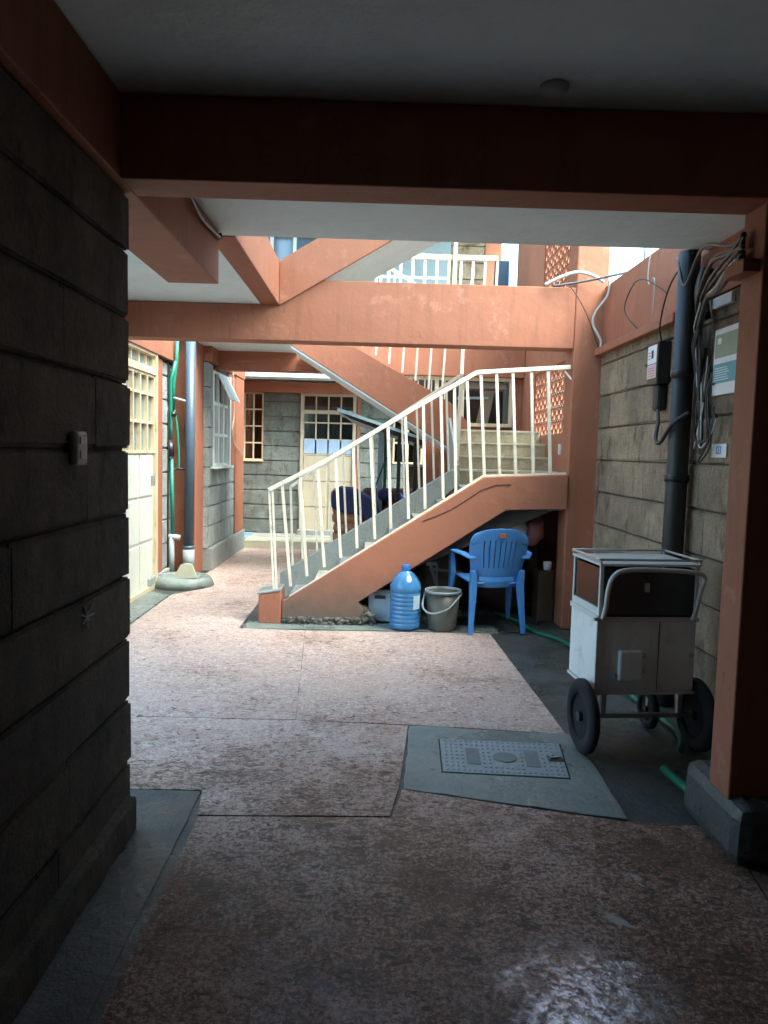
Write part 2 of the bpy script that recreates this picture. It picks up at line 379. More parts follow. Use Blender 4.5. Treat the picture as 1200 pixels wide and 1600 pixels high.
# concrete base under everything in the passage
o = boxo('floor', 'concrete_dark', None, (-6.5, 4, -3, 13, -.029, -.004)); tag(o, kind='structure')
fl = o
g = .0018
slabs = [
    [(-3.2, 3.765), (-.376 - g, 3.745), (-.506 - g, 5.66), (-1.03, 5.69), (-1.03, 7.15), (1.7, 7.15), (1.7, 10.46), (-1.82, 10.46), (-1.85, 8.0), (-1.70, 7.75), (-1.66, 7.3), (-1.9, 6.95), (-1.88, 5.5), (-3.2, 5.45)],
    [(-.376 + g, 3.745), (.3, 3.70), (1.008, 3.62), (.944, 5.70), (-.506 + g, 5.665)],
    [(-3.2, 2.935), (-.672, 2.931), (-.64, 2.723), (.095, 2.74), (.136, 2.979), (.208, 3.695), (-.376, 3.735), (-3.2, 3.755)],
    [(-.645, -2.9), (-.637, 2.712), (.102, 2.729), (.15, 2.968), (.6, 2.84), (1.02, 2.728), (1.40, 2.70), (1.33, 2.45), (1.27, 2.1), (1.22, 1.6), (1.18, -2.9)],
]
for p in slabs: fin(rough_slab(p, -.004, .0015, .002), 'terrazzo_slab', 'terrazzo', fl)
fin(rough_slab([(.216, 3.688), (1.02, 3.615), (1.04, 3.2), (1.02, 2.745), (.6, 2.85), (.16, 2.972)], -.004, .005, .006, .08), 'manhole_surround', 'concrete', fl, bevel=.003)
fin(rough_slab([(1.185, -2.9), (1.225, 1.6), (1.275, 2.1), (1.335, 2.44), (1.40, 2.69), (1.78, 2.69), (1.78, -2.9)], -.004, .0, .006), 'side_apron', 'apron_brown', fl)
fin(rough_slab([(-1.3, -2.9), (-1.3, 2.92), (-.675, 2.92), (-.648, -2.9)], -.004, .0, .003), 'left_apron', 'concrete_dark', fl)
fin(rough_slab([(-2.17, 4.9), (-1.895, 4.9), (-1.915, 6.93), (-2.17, 7.1)], -.004, .003, .003), 'door_apron', 'concrete', fl)
fin(rough_slab([(-1.0, 5.70), (1.02, 5.72), (1.02, 5.95), (-1.0, 5.95)], -.004, .003, .005), 'stair_apron', 'concrete', fl)
# tiled step along the far wall
st = fin(box(B(), -1.86, 1.7, 10.47, 11.62, -.004, .09), 'far_step', 'concrete_dry', None); tag(st, kind='structure')
for i in range(8):
    fin(box(B(), -1.855 + i * .44, -1.419 + i * .44, 10.455, 10.98, .09, .10), 'floor_tile', 'tile_cream', st)
    fin(box(B(), -1.855 + i * .44, -1.419 + i * .44, 10.455, 10.467, .004, .088), 'floor_tile', 'tile_cream', st)

# ---- near left wall
zs = [0] + [1.389 + .2285 * k for k in range(-5, 4)] + [ZB - .003]
lw = thing('left_wall', (-1.06, 0, 0), 'dark rough block wall filling the left edge of the picture', 'wall'); tag(lw, kind='structure')
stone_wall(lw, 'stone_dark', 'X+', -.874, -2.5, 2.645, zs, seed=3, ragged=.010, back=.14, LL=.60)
fin(rough_slab([(-1.10, -2.5), (-1.10, 2.62), (-.838, 2.62), (-.838, -2.5)], -.004, .125, .006), 'plinth', 'stone_dark', lw, bevel=.012)
fin(box(B(), -1.14, -1.014, -2.5, 2.62, 0, ZB - .004), 'back_face', 'mortar', lw)
# ---- near beams and slab
o = fin(prism(B(), [(-2.5, ZB), (4.01, ZB), (4.01, ZC - .002), (-2.5, ZC - .002)], -1.12, -.85, 'X'), 'left_beam', 'orange_paint', None, bevel=.006); tag(o, kind='structure')
o = boxo('front_beam', 'orange_paint', None, (-.85, 1.78, 2.49, 2.665, ZB, ZC - .002), bevel=.006); tag(o, kind='structure')
o = fin(box(B(), -2.25, 2.1, -2.5, 4.07, ZC, ZF), 'ceiling', 'ceiling_white', None, bevel=.004); tag(o, kind='structure')
o = fin(box(B(), -2.25, -.92, 4.07, 6.1, ZC, ZF), 'gallery_slab', 'ceiling_white', None); tag(o, kind='structure')
o = fin(box(B(), -2.25, -.92, 7.92, 8.75, ZC, ZF), 'rear_gallery_slab', 'ceiling_white', None); tag(o, kind='structure')
o = fin(box(B(), -.92, -.774, 4.073, 5.8985, ZC - .006, 2.865), 'gallery_kerb', 'orange_paint', None, bevel=.005); tag(o, kind='structure')
o = fin(prism(B(), [(-2.25, ZB - .01), (1.556, ZB - .01), (1.556, 2.735), (-.80, 2.735), (-.80, ZC - .003), (-2.25, ZC - .003)], 5.9, 6.1), 'middle_beam', 'orange_paint', None, bevel=.006); tag(o, kind='structure')
o = boxo('far_beam', 'orange_paint', None, (-1.92, 1.745, 8.75, 8.93, 2.32, ZF + .02), bevel=.006); tag(o, kind='structure')
o = boxo('far_wall_beam', 'orange_paint', None, (-2.2, 1.9, 11.50, 11.75, 2.29, 2.45), bevel=.006); tag(o, kind='structure')
o = boxo('far_soffit', 'ceiling_white', None, (-2.2, 1.9, 10.95, 12.3, 2.47, 2.62)); tag(o, kind='structure')
fin(box(B(), -2.2, 1.9, 11.35, 11.36, 2.455, 2.469), 'black_line', 'cable_black', o)  # thin black line below the soffit
o = fin(box(B(), -2.3, 2.1, 9.55, 12.3, 5.2, 5.35), 'far_sun_block', 'ceiling_white', None); tag(o, kind='structure')  # unseen cover, added to keep sun off the far wall
# ---- right wall
rw = thing('right_wall', (1.88, 4, 0), 'brown stone block wall along the right side behind the white cart', 'wall'); tag(rw, kind='structure')
zs2 = [0] + [.385 - .25 + .25 * k for k in range(0, 9)] + [ZB]
stone_wall(rw, 'stone_brown', 'X-', 1.78, -2.5, 5.885, zs2, seed=11, back=.18)
fin(box(B(), 1.781, 1.93, 2.67, 5.89, ZB + .002, 2.745), 'wall_beam', 'orange_paint', rw, bevel=.006)
fin(box(B(), 1.781, 1.98, -2.5, 2.66, ZB + .002, ZC - .002), 'wall_beam', 'orange_paint', rw, bevel=.006)
fin(box(B(), 1.72, 1.778, 4.35, 5.89, 2.205, 2.262), 'cable_ledge', 'orange_paint', rw, bevel=.006)
o = boxo('rear_wall', 'room_dark', None, (-2.6, 2.1, -2.7, -2.5, 0, ZC)); tag(o, kind='structure')
# right near column
nc = thing('near_column', (1.45, 2.59, 0), 'narrow orange column standing at the right edge in front of the cart', 'column'); tag(nc, kind='structure')
fin(box(B(), 1.285, 1.76, 2.505, 2.655, .2, ZB - .002), 'shaft', 'orange_paint', nc, bevel=.006)
fin(box(B(), 1.225, 1.284, 2.52, 2.66, 2.04, 2.085), 'cable_ledge', 'orange_paint', nc, bevel=.004)
bm = B(); prism(bm, [(1.265, -.004), (1.76, -.004), (1.76, .22), (1.275, .22)], 2.40, 2.86); 
fin(bm, 'plinth', 'concrete_dark', nc, bevel=.05)
# stair column (goes up two storeys)
sc_ = thing('stair_column', (1.70, 6.03, 0), 'tall orange column at the head of the first stair flight, rising past the beam into daylight', 'column'); tag(sc_, kind='structure')
fin(box(B(), 1.558, 1.815, 5.9, 6.15, 0, 6.0), 'shaft', 'orange_paint', sc_, bevel=.012)

# ---- left building front
lb = thing('left_building_wall', (-2.3, 6.8, 0), 'left house front with cream door, orange columns and grey block infill', 'wall'); tag(lb, kind='structure')
fin(box(B(), -2.38, -2.165, 7.335, 7.58, .12, ZB + .01), 'door_pillar', 'orange_paint', lb, bevel=.006)
fin(box(B(), -2.38, -2.15, 7.10, 8.0, -.004, .12), 'plinth', 'concrete_dry', lb, bevel=.015)
stone_wall(lb, 'stone_grey', 'X+', -2.18, 7.58, 8.0, zlev(1.388, .25, .12, ZB), seed=5, back=.18)
fin(box(B(), -2.40, -1.93, 8.0, 8.36, 0, ZC), 'corner_column', 'orange_paint', lb, bevel=.006)
fin(box(B(), -2.36, -2.13, 5.2, 7.995, 2.30, ZC - .002), 'lintel', 'orange_paint', lb, bevel=.006)
stone_wall(lb, 'stone_grey', 'X+', -2.18, 5.2, 5.98, zlev(1.388, .25, 0, 2.36), seed=6, back=.18)
# window wall
ww = thing('window_wall', (-2.0, 9.3, 0), 'grey block side wall with a white window, beyond the blue downpipe', 'wall'); tag(ww, kind='structure')
stone_wall(ww, 'stone_grey', 'X+', -1.87, 8.36, 9.86, zlev(1.185, .225, .26, 2.36), holes=[(8.56, 9.46, 1.185, 2.30), (9.46, 9.86, 1.185, 2.36)], seed=8, back=.16)
fin(box(B(), -2.03, -1.862, 9.47, 9.86, 1.187, 2.36), 'orange_panel', 'orange_paint', ww)
fin(box(B(), -2.1, -1.825, 8.37, 10.5, -.004, .26), 'skirting', 'concrete_dry', ww, bevel=.01)
fin(box(B(), -2.10, -1.850, 9.88, 10.48, .262, 2.36), 'column', 'orange_paint', ww, bevel=.01)
fin(box(B(), -2.10, -1.84, 8.37, 10.49, 2.365, 2.6), 'wall_beam', 'orange_paint', ww, bevel=.006)
fin(box(B(), -2.25, -2.10, 10.48, 11.6, 0, 6), 'return_wall', 'orange_paint', ww)
fin(box(B(), -2.3, -2.05, 8.0, 11.9, 2.72, 6.0), 'upper_wall', 'blue_wall', ww)

# far wall
fw = thing('far_wall', (0, 11.7, 0), 'far grey block wall with brown window and cream door behind the stairs', 'wall'); tag(fw, kind='structure')
holes = [(-2.055, -1.744, 1.23, 2.29), (-1.16, -.30, .09, 2.29), (.28, .76, 1.23, 1.92)]
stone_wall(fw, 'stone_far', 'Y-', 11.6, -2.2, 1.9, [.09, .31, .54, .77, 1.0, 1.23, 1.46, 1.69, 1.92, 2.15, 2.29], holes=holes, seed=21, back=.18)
fin(box(B(), -.28, -.23, 11.56, 11.6, .09, 2.28), 'door_pillar', 'orange_paint', fw)
bm = B(); box(bm, -2.2, 1.1, 11.6, 11.75, 2.62, 4.2); box(bm, -2.2, -1.65, 11.6, 11.75, 4.2, 6); box(bm, -.9, 1.1, 11.6, 11.75, 4.2, 6)
fin(bm, 'upper_plaster', 'blue_wall', fw)
stone_wall(fw, 'stone_brown', 'Y-', 11.6, 1.1, 1.62, zlev(2.85, .25, 2.62, 5.2), seed=22, back=.16)
fin(box(B(), 1.63, 1.88, 11.59, 11.8, 2.62, 5.2), 'upper_column', 'orange_paint', fw)

# stair side wall (X=1.75) with screens, built as pieces round the two screen openings
sw = thing('stair_side_wall', (1.85, 7.7, 0), 'orange wall to the right of the stairs with pierced breeze block screens', 'wall'); tag(sw, kind='structure')
SC = [(6.80, 8.18, 1.62, 2.30), (6.72, 7.95, 2.95, 3.95)]
us = [6.155, 6.72, 6.80, 7.95, 8.18, 9.5]; zz = [0, 1.62, 2.30, 2.95, 3.95, 4.12]; bm = B()
for a, b in zip(us, us[1:]):
    for c, d in zip(zz, zz[1:]):
        if any(h[0] - 1e-4 <= a and b <= h[1] + 1e-4 and h[2] - 1e-4 <= c and d <= h[3] + 1e-4 for h in SC): continue
        box(bm, 1.75, 1.83, a, b, c, d)
bmesh.ops.remove_doubles(bm, verts=bm.verts, dist=1e-5)
fin(bm, 'wall_face', 'orange_paint', sw)
def breeze_mesh(cols, bw, bh, th):
    """one pierced block: per column a tall lens hole over a small one, staggered"""
    bm = B(); cw = bw / cols
    def ring(u0, u1, v0, v1, rx, rz, n=12):
        cu, cv = (u0 + u1) / 2, (v0 + v1) / 2; per = []; ell = []
        for j in range(n):
            t = 2 * math.pi * j / n + .001; c, s = math.cos(t), math.sin(t); k = 1 / max(abs(c) / ((u1 - u0) / 2), abs(s) / ((v1 - v0) / 2))
            per.append((cu + c * k, cv + s * k)); ell.append((cu + c * rx, cv + s * rz))
        P = [[bm.verts.new((x, u, v)) for u, v in L] for x, L in ((0, per), (0, ell), (th, ell), (th, per))]
        for A, C in zip(P, P[1:]):
            for j in range(n): bm.faces.new((A[j], A[(j + 1) % n], C[(j + 1) % n], C[j]))
    for c in range(cols):
        u0, u1 = c * cw, (c + 1) * cw
        if c % 2: ring(u0, u1, 0, bh * .66, cw * .40, bh * .30); ring(u0, u1, bh * .66, bh, cw * .28, bh * .13)
        else: ring(u0, u1, 0, bh * .34, cw * .28, bh * .13); ring(u0, u1, bh * .34, bh, cw * .40, bh * .30)
    bmesh.ops.recalc_face_normals(bm, faces=bm.faces)
    me = bpy.data.meshes.new('breeze_block'); bm.to_mesh(me); bm.free(); me.materials.append(M['orange_paint']); return me
for (u0, u1, v0, v1), nu, nv in ((SC[0], 4, 5), (SC[1], 4, 8)):
    bw, bh = (u1 - u0) / nu, (v1 - v0) / nv; me = breeze_mesh(4, bw, bh, .022)
    for i in range(nu):
        for j in range(nv):
            o = bpy.data.objects.new('breeze_block', me); COL.objects.link(o); o.parent = sw
            o.location = Vector((1.762, u0 + i * bw, v0 + j * bh)) - ORG[sw]
# back wall of the stair hall with framed opening
bw_ = thing('stair_back_wall', (1.2, 8.85, 0), 'dark orange wall closing the upper stair landing, with a framed opening', 'wall'); tag(bw_, kind='structure')
fin(box(B(), .60, 1.748, 8.86, 9.0, 0, 1.745), 'lower_wall', 'orange_paint', bw_)
fin(box(B(), 1.63, 1.748, 8.86, 9.0, 1.745, 2.318), 'jamb', 'orange_paint', bw_)

# ---- unseen landing and mass above, shaping the skylight
o = fin(box(B(), .72, 1.25, 5.95, 7.6, 3.68, 3.83), 'high_landing', 'ceiling_white', None); tag(o, kind='structure')  # unseen; cut short to let sky into the floor reflection
o = fin(box(B(), -2.25, 2.1, -2.5, 4.07, 5.25, 8.0), 'near_sky_block', 'ceiling_white', None); tag(o, kind='structure')  # unseen mass overhead, added to cut the frontal skylight

# ================================================================ STAIRS
sl = .652
stairs = thing('lower_staircase', (.4, 6.4, 0), 'orange sided concrete stair flight rising to the right with railings', 'staircase')
x0s, rs, ts = -.70, .14, .215
# front stringer (flank)
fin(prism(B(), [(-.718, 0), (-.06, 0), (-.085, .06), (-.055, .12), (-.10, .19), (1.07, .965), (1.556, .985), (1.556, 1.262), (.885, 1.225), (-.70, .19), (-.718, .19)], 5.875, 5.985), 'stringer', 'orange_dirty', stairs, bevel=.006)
fin(prism(B(), [(-.905, 0), (-.722, 0), (-.722, .268), (-.905, .235)], 5.862, 6.10), 'newel_block', 'orange_paint', stairs, bevel=.01)
fin(prism(B(), [(-.915, .237), (-.722, .27), (-.722, .288), (-.915, .252)], 5.858, 6.11), 'newel_cap', 'concrete_dry', stairs, bevel=.004)
for k in range(8):
    x = x0s + ts * k; z = rs * (k + 1); xe = x + ts + .02 if k < 7 else 1.556
    fin(box(B(), x, xe, 5.985, 6.88, max(0, z - .155), z - .012), 'riser', 'kerb_grey', stairs)
    fin(box(B(), x - .012, xe, 5.985, 6.88, z - .012, z), 'tread', 'step_edge' if k % 2 else 'concrete_dry', stairs)
fin(prism(B(), [(-.3, .17), (1.556, 1.0), (1.748, 1.0), (1.748, 1.108), (.9, 1.108), (.72, .96)], 5.99, 6.875), 'waist_slab', 'room_dark', stairs)
fin(box(B(), 1.556, 1.748, 6.152, 6.88, .99, 1.12), 'landing_corner', 'kerb_grey', stairs)
fin(prism(B(), [(-.86, 0), (-.86, .25), (-.72, .33), (.775, 1.285), (.775, 1.10), (-.45, .0)], 6.88, 7.0), 'back_kerb', 'kerb_grey', stairs, bevel=.006)
fin(prism(B(), [(-.44, .0), (.775, 1.08), (1.74, 1.08), (1.74, 0)], 6.89, 6.99), 'under_wall', 'orange_paint', stairs)
# peeled base showing rubble
bm = B()
for i in range(70):
    x = random.uniform(-.70, .02); z = random.uniform(.0, .055 + (.10 if x > -.1 else 0)); r = random.uniform(.012, .032)
    m = Matrix.Translation((x, random.uniform(5.862, 5.885), z)) @ Matrix.Diagonal((r * 1.3, r * .8, r * .8, 1))
    vs = bmesh.ops.create_icosphere(bm, subdivisions=1, radius=1, matrix=m)['verts']
    for v in vs: v.co += Vector([random.uniform(-.006, .006) for _ in range(3)])
o = fin(bm, 'broken_base', 'rubble', stairs); o['kind'] = 'stuff'
fin(prism(B(), [(-.12, 0), (.06, 0), (-.02, .13), (-.09, .17)], 5.90, 6.05), 'rubble_stub', 'rubble', stairs, bevel=.01)
# paint crack along the flank
fin(tube(B(), [(.40, 5.873, .86), (.50, 5.873, .90), (.62, 5.873, .955), (.75, 5.873, 1.04), (.86, 5.873, 1.12), (.98, 5.873, 1.165), (1.1, 5.873, 1.17)], .0035, 4), 'crack', 'joint_black', stairs)
# four winder steps up to second landing
for k in range(4):
    y = 7.0 + .27 * k; z = 1.262 + .125 * k + (.01 * k)
    fin(box(B(), .80, 1.748, y, y + (.29 if k < 3 else .95), z - .15, z - .018), 'riser', 'step_paint', stairs)
    fin(box(B(), .80, 1.748, y - .014, y + (.28 if k < 3 else .95), z - .018, z), 'tread', 'step_edge', stairs)
fin(box(B(), .80, 1.748, 6.88, 7.0, .99, 1.118), 'landing_strip', 'kerb_grey', stairs)
fin(prism(B(), [(6.88, 1.0), (7.0, 1.0), (8.0, 1.45), (8.0, 1.86), (7.85, 1.80), (6.88, 1.30)], .775, .80, 'X'), 'side_kerb', 'kerb_grey', stairs)
# second flight, behind, rising to the left
fin(prism(B(), [(-.90, 2.495), (.80, 1.465), (1.0, 1.465), (1.0, 1.72), (.79, 1.945), (-.23, 2.50), (-.9, 2.535)], 7.82, 7.93), 'upper_stringer', 'orange_paint', stairs, bevel=.005)
fin(prism(B(), [(-.90, 2.475), (.80, 1.445), (1.0, 1.445), (1.0, 1.464), (.80, 1.464), (-.90, 2.494)], 7.83, 8.74), 'upper_soffit', 'ceiling_white', stairs)
fin(prism(B(), [(-.90, 2.50), (.80, 1.47), (.80, 1.62), (-.6, 2.535)], 7.94, 8.73), 'upper_waist', 'kerb_grey', stairs)
fin(box(B(), .715, .855, 7.95, 8.12, 0, 1.444), 'support_column', 'orange_paint', stairs, bevel=.006)
# third flight (above the first)
f3 = thing('upper_staircase', (0, 6.4, 2.72), 'upper stair flight climbing right above the middle beam with pale underside', 'staircase')
fin(prism(B(), [(-.772, 2.525), (.95, 3.56), (1.2, 3.56), (1.2, 3.84), (.80, 3.81), (-.772, 2.87)], 5.868, 5.898), 'stringer', 'orange_paint', f3, bevel=.004)
fin(prism(B(), [(-.46, 2.735), (.95, 3.57), (.95, 3.60), (-.50, 2.76)], 5.899, 6.9), 'soffit', 'ceiling_white', f3)
for k in range(7): fin(box(B(), -.40 + .215 * k, -.18 + .215 * k, 6.1, 6.88, 2.96 + .13 * k, 3.06 + .13 * k), 'step', 'kerb_grey', f3)

# ---- railings
FR = [(-0.735, 1.125, -0.654, 0.3), (-0.591, 1.194, -0.523, 0.385), (-0.451, 1.285, -0.384, 0.463), (-0.31, 1.354, -0.252, 0.541), (-0.171, 1.445, -0.121, 0.625), (-0.035, 1.528, 0.022, 0.703), (0.105, 1.618, 0.149, 0.787), (0.241, 1.694, 0.29, 0.872), (0.381, 1.798, 0.421, 0.956), (0.519, 1.874, 0.565, 1.041),
      (0.625, 1.945, 0.664, 1.099), (0.724, 1.985, 0.788, 1.16), (0.833, 2.043, 0.891, 1.227), (0.958, 2.052, 1.014, 1.237), (1.088, 2.062, 1.143, 1.247), (1.235, 2.079, 1.285, 1.263), (1.369, 2.085, 1.422, 1.273)]
rl = thing('front_railing', (0, 5.93, 0), 'nearest cream painted stair railing, along the front edge of the lower flight', 'railing')
yr = 5.925
rail = [(-.842, 1.078), (-.40, 1.315), (.30, 1.755), (.80, 2.056), (1.545, 2.118)]
bm = B()
for a, b in zip(rail, rail[1:]): bar(bm, (a[0], yr, a[1]), (b[0], yr, b[1]), .034, .04)
fin(bm, 'handrail', 'cream_rail', rl, bevel=.003)
fin(bar(B(), (-.838, yr, 1.07), (-.790, yr, .27), .016), 'post', 'cream_rail', rl)
fin(bar(B(), (-.812, yr, 1.08), (-.768, yr, .27), .016), 'post', 'cream_rail', rl)
bm = B(); bar(bm, (-.66, yr, .215), (.885, yr, 1.236), .016, .02); bar(bm, (.885, yr, 1.236), (1.55, yr, 1.272), .016, .02); fin(bm, 'bottom_rail', 'cream_rail', rl)
for i, (a, b, c, d) in enumerate(FR): fin(bar(B(), (a, yr, b), (c, yr, d), .022), 'baluster', 'cream_rail', rl)
fin(bar(B(), (1.50, yr, 2.09), (1.56, yr, 2.02), .012), 'wall_bracket', 'cream_rail', rl)
rl2 = thing('back_railing', (0, 6.94, 0), 'cream stair railing on the far side of the lower flight, behind the front railing', 'railing'); yb = 6.94
bm = B()
for a, b in zip([(-.775, 1.06), (-.714, 1.106), (.798, 2.145)], [(-.714, 1.106), (.798, 2.145)]): bar(bm, (a[0], yb, a[1]), (b[0], yb, b[1]), .03, .035)
fin(bm, 'handrail', 'cream_rail', rl2, bevel=.003)
fin(bar(B(), (-.781, yb, 1.06), (-.748, yb, .27), .02), 'post', 'cream_rail', rl2)
for i in range(11):
    x = -.655 + .136 * i
    fin(bar(B(), (x - .05, yb, 1.13 + .687 * (x - .05 + .68)), (x, yb, .345 + .64 * (x + .70)), .019), 'baluster', 'cream_rail', rl2)
# railing up the winder steps (seen end-on)
rl3 = thing('winder_railing', (.785, 7.4, 1.2), 'tight bundle of cream bars seen end-on where the stair turns', 'railing')
fin(bar(B(), (.80, 6.96, 2.14), (.905, 7.86, 2.52), .03, .03), 'handrail', 'cream_rail', rl3)
for i in range(7):
    y = 6.98 + .14 * i; fin(bar(B(), (.802 + .115 * (y - 6.96), y, 2.14 + .40 * (y - 6.96)), (.785 + .10 * (y - 6.96), y, 1.22 + .52 * (y - 6.96)), .024), 'baluster', 'cream_rail', rl3)
# railing of second flight
rl4 = thing('second_flight_railing', (.3, 7.9, 2.2), 'cream balusters slanting above the rear stair flight under the middle beam', 'railing')
fin(bar(B(), (.80, 7.90, 2.93), (-.6, 7.90, 3.75), .03), 'handrail', 'cream_rail', rl4)
for i in range(9):
    x = .70 - .142 * i; z = 1.945 + .60 * (.79 - x)
    fin(bar(B(), (x + .04, 7.90, z + .95), (x, 7.90, z), .022), 'baluster', 'cream_rail', rl4)
# upper gallery railing
rl5 = thing('gallery_railing', (.9, 8.9, 2.73), 'distant cream gallery railing seen over the middle beam', 'railing')
fin(bar(B(), (-.6, 8.88, 3.71), (1.40, 8.88, 3.715), .055), 'handrail', 'cream_metal', rl5)
fin(bar(B(), (-.6, 8.88, 3.47), (.82, 8.88, 3.47), .025), 'middle_rail', 'cream_rail', rl5)
fin(bar(B(), (.885, 8.84, 2.73), (.90, 8.84, 4.5), .045), 'post', 'cream_metal', rl5)
for i in range(14): x = -.45 + .142 * i; fin(bar(B(), (x, 8.88, 3.70), (x - .01, 8.88, 2.73), .03), 'baluster', 'cream_rail' , rl5)

# ================================================================ DOORS & WINDOWS
def grid_frame(ax, plane, us, zs, w, d, name, mat, parent):
    bm = B(); lo, hi = plane - d / 2, plane + d / 2
    def bx(u0, u1, z0, z1, e=0):
        if ax == 'Y': box(bm, u0, u1, lo + e, hi - e, z0, z1)
        else: box(bm, lo + e, hi - e, u0, u1, z0, z1)
    for u in us: bx(u - w / 2, u + w / 2, zs[0] - w / 2, zs[-1] + w / 2)
    for z in zs: bx(us[0], us[-1], z - w / 2, z + w / 2, .004)
    return fin(bm, name, mat, parent)
def panes(ax, plane, us, zs, w, mat, parent):
    for a, b in zip(us, us[1:]):
        for c, d in zip(zs, zs[1:]):
            bb = (a + w / 2, b - w / 2, plane - .002, plane + .002, c + w / 2, d - w / 2) if ax == 'Y' else (plane - .002, plane + .002, a + w / 2, b - w / 2, c + w / 2, d - w / 2)
            boxo('pane', mat, parent, bb)
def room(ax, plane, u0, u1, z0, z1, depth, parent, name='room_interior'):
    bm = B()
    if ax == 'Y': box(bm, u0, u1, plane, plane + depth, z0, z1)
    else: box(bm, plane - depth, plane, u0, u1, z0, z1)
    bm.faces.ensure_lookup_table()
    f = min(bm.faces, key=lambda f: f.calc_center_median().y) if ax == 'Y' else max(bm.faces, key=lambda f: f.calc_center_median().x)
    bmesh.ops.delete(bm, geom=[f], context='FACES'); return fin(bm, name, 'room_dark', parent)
def drape(ax, plane, u0, u1, z0, z1, mat, parent, name='curtain', amp=.02, n=26):
    bm = B(); rows = []
    for k in range(2):
        z = (z0, z1)[k]; row = []
        for i in range(n + 1):
            u = u0 + (u1 - u0) * i / n; o = plane + amp * math.sin(i * 1.9) + amp * .4 * math.sin(i * .7)
            row.append(bm.verts.new((u, o, z) if ax == 'Y' else (o, u, z)))
        rows.append(row)
    for i in range(n): bm.faces.new((rows[0][i], rows[0][i + 1], rows[1][i + 1], rows[1][i]))
    return fin(bm, name, mat, parent, smooth=True)
# left door (X=-2.18)
d = thing('left_door', (-2.2, 6.7, 0), 'cream steel door with glazed top beside the green pipes', 'door')
us = [6.22, 6.44, 6.65, 6.86, 7.07, 7.29]
grid_frame('X', -2.19, [5.98, 7.325], [.015, 2.12, 2.30], .05, .09, 'frame', 'cream_metal', d)
grid_frame('X', -2.19, us, [2.16, 2.28], .018, .03, 'transom_bars', 'cream_metal', d)
grid_frame('X', -2.185, us, [1.35, 1.63, 1.90, 2.08], .026, .05, 'glazing_bars', 'cream_metal', d)
panes('X', -2.20, us, [1.35, 1.63, 1.90, 2.08], .02, 'pane_grey', d); panes('X', -2.20, us, [2.16, 2.28], .018, 'pane_grey', d)
for a, b in ((6.02, 6.22), (6.23, 6.855), (6.865, 7.28)):
    for z0, z1 in ((.03, .475), (.49, .905), (.92, 1.33)):
        fin(box(B(), -2.20, -2.172, a + .012, b - .012, z0 + .01, z1 - .01), 'panel', 'cream_door', d, bevel=.004)
fin(box(B(), -2.215, -2.185, 6.02, 7.3, .02, 1.34), 'leaf', 'cream_door', d)
fin(box(B(), -2.17, -2.14, 7.20, 7.23, 1.02, 1.12), 'handle', 'steel', d)
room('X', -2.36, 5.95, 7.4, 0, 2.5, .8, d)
# side window (X=-1.87)
d = thing('side_window', (-1.9, 9.0, 1.185), 'white barred window in the side wall with its top sash tilted open', 'window')
us = [8.58, 8.86, 9.14, 9.42]; zs_ = [1.205, 1.56, 1.92, 2.28]
grid_frame('X', -1.885, us, zs_, .035, .05, 'frame', 'white_frame', d); panes('X', -1.895, us, zs_, .03, 'glass', d)
drape('X', -1.93, 8.57, 9.45, 1.19, 2.3, 'white_frame', d, amp=.012)
for i in range(9): fin(bar(B(), (-1.865, 8.64 + i * .09, 1.2), (-1.865, 8.64 + i * .09, 1.95), .012), 'burglar_bar', 'white_frame', d)
fin(prism(B(), [(-1.86, 2.27), (-1.72, 1.98), (-1.705, 1.98), (-1.845, 2.27)], 8.75, 9.38), 'tilted_sash', 'white_frame', d)
fin(box(B(), -1.90, -1.80, 8.5, 9.5, 1.165, 1.19), 'sill', 'white_frame', d)
fin(box(B(), -1.90, -1.835, 9.40, 9.46, 1.19, 2.30), 'jamb', 'white_frame', d)
room('X', -2.02, 8.5, 9.5, 1.1, 2.4, .6, d)
# far window
d = thing('far_window', (-1.9, 11.62, 1.23), 'small dark eight pane window with brown frame in the far wall', 'window')
us = [-2.04, -1.90, -1.758]; zs_ = [1.245, 1.505, 1.765, 2.025, 2.275]
grid_frame('Y', 11.63, us, zs_, .022, .04, 'frame', 'cream_metal', d); panes('Y', 11.635, us, zs_, .02, 'glass', d)
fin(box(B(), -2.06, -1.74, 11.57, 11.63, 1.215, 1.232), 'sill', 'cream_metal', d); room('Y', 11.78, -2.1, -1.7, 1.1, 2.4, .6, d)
# far door
d = thing('far_door', (-.73, 11.6, .09), 'cream panelled door with glazed grid top in the far wall behind the stairs', 'door')
grid_frame('Y', 11.61, [-1.14, -.32], [.10, 2.0, 2.28], .045, .09, 'frame', 'cream_dull', d)
us = [-1.12, -.925, -.73, -.535, -.34]
grid_frame('Y', 11.62, us, [1.345, 1.58, 1.84, 2.0], .022, .04, 'glazing_bars', 'cream_dull', d)
grid_frame('Y', 11.62, us, [2.03, 2.26], .02, .03, 'transom_bars', 'cream_dull', d)
panes('Y', 11.63, us, [2.03, 2.26], .02, 'glass', d); panes('Y', 11.63, us, [1.345, 1.58, 1.84, 2.0], .02, 'glass', d)
fin(box(B(), -1.12, -.34, 11.60, 11.615, 1.36, 1.575), 'frosted_strip', 'curtain_blue', d)
for a, b in ((-1.12, -.735), (-.725, -.34)):
    for z0, z1 in ((.12, .51), (.525, .915), (.93, 1.325)): fin(box(B(), a + .012, b - .012, 11.598, 11.62, z0, z1), 'panel', 'cream_dull', d, bevel=.004)
fin(box(B(), -1.12, -.34, 11.612, 11.64, .11, 1.34), 'leaf', 'cream_dull', d)
drape('Y', 11.70, -1.12, -.34, 1.35, 2.1, 'curtain', d); room('Y', 11.78, -1.2, -.25, .09, 2.35, .6, d)
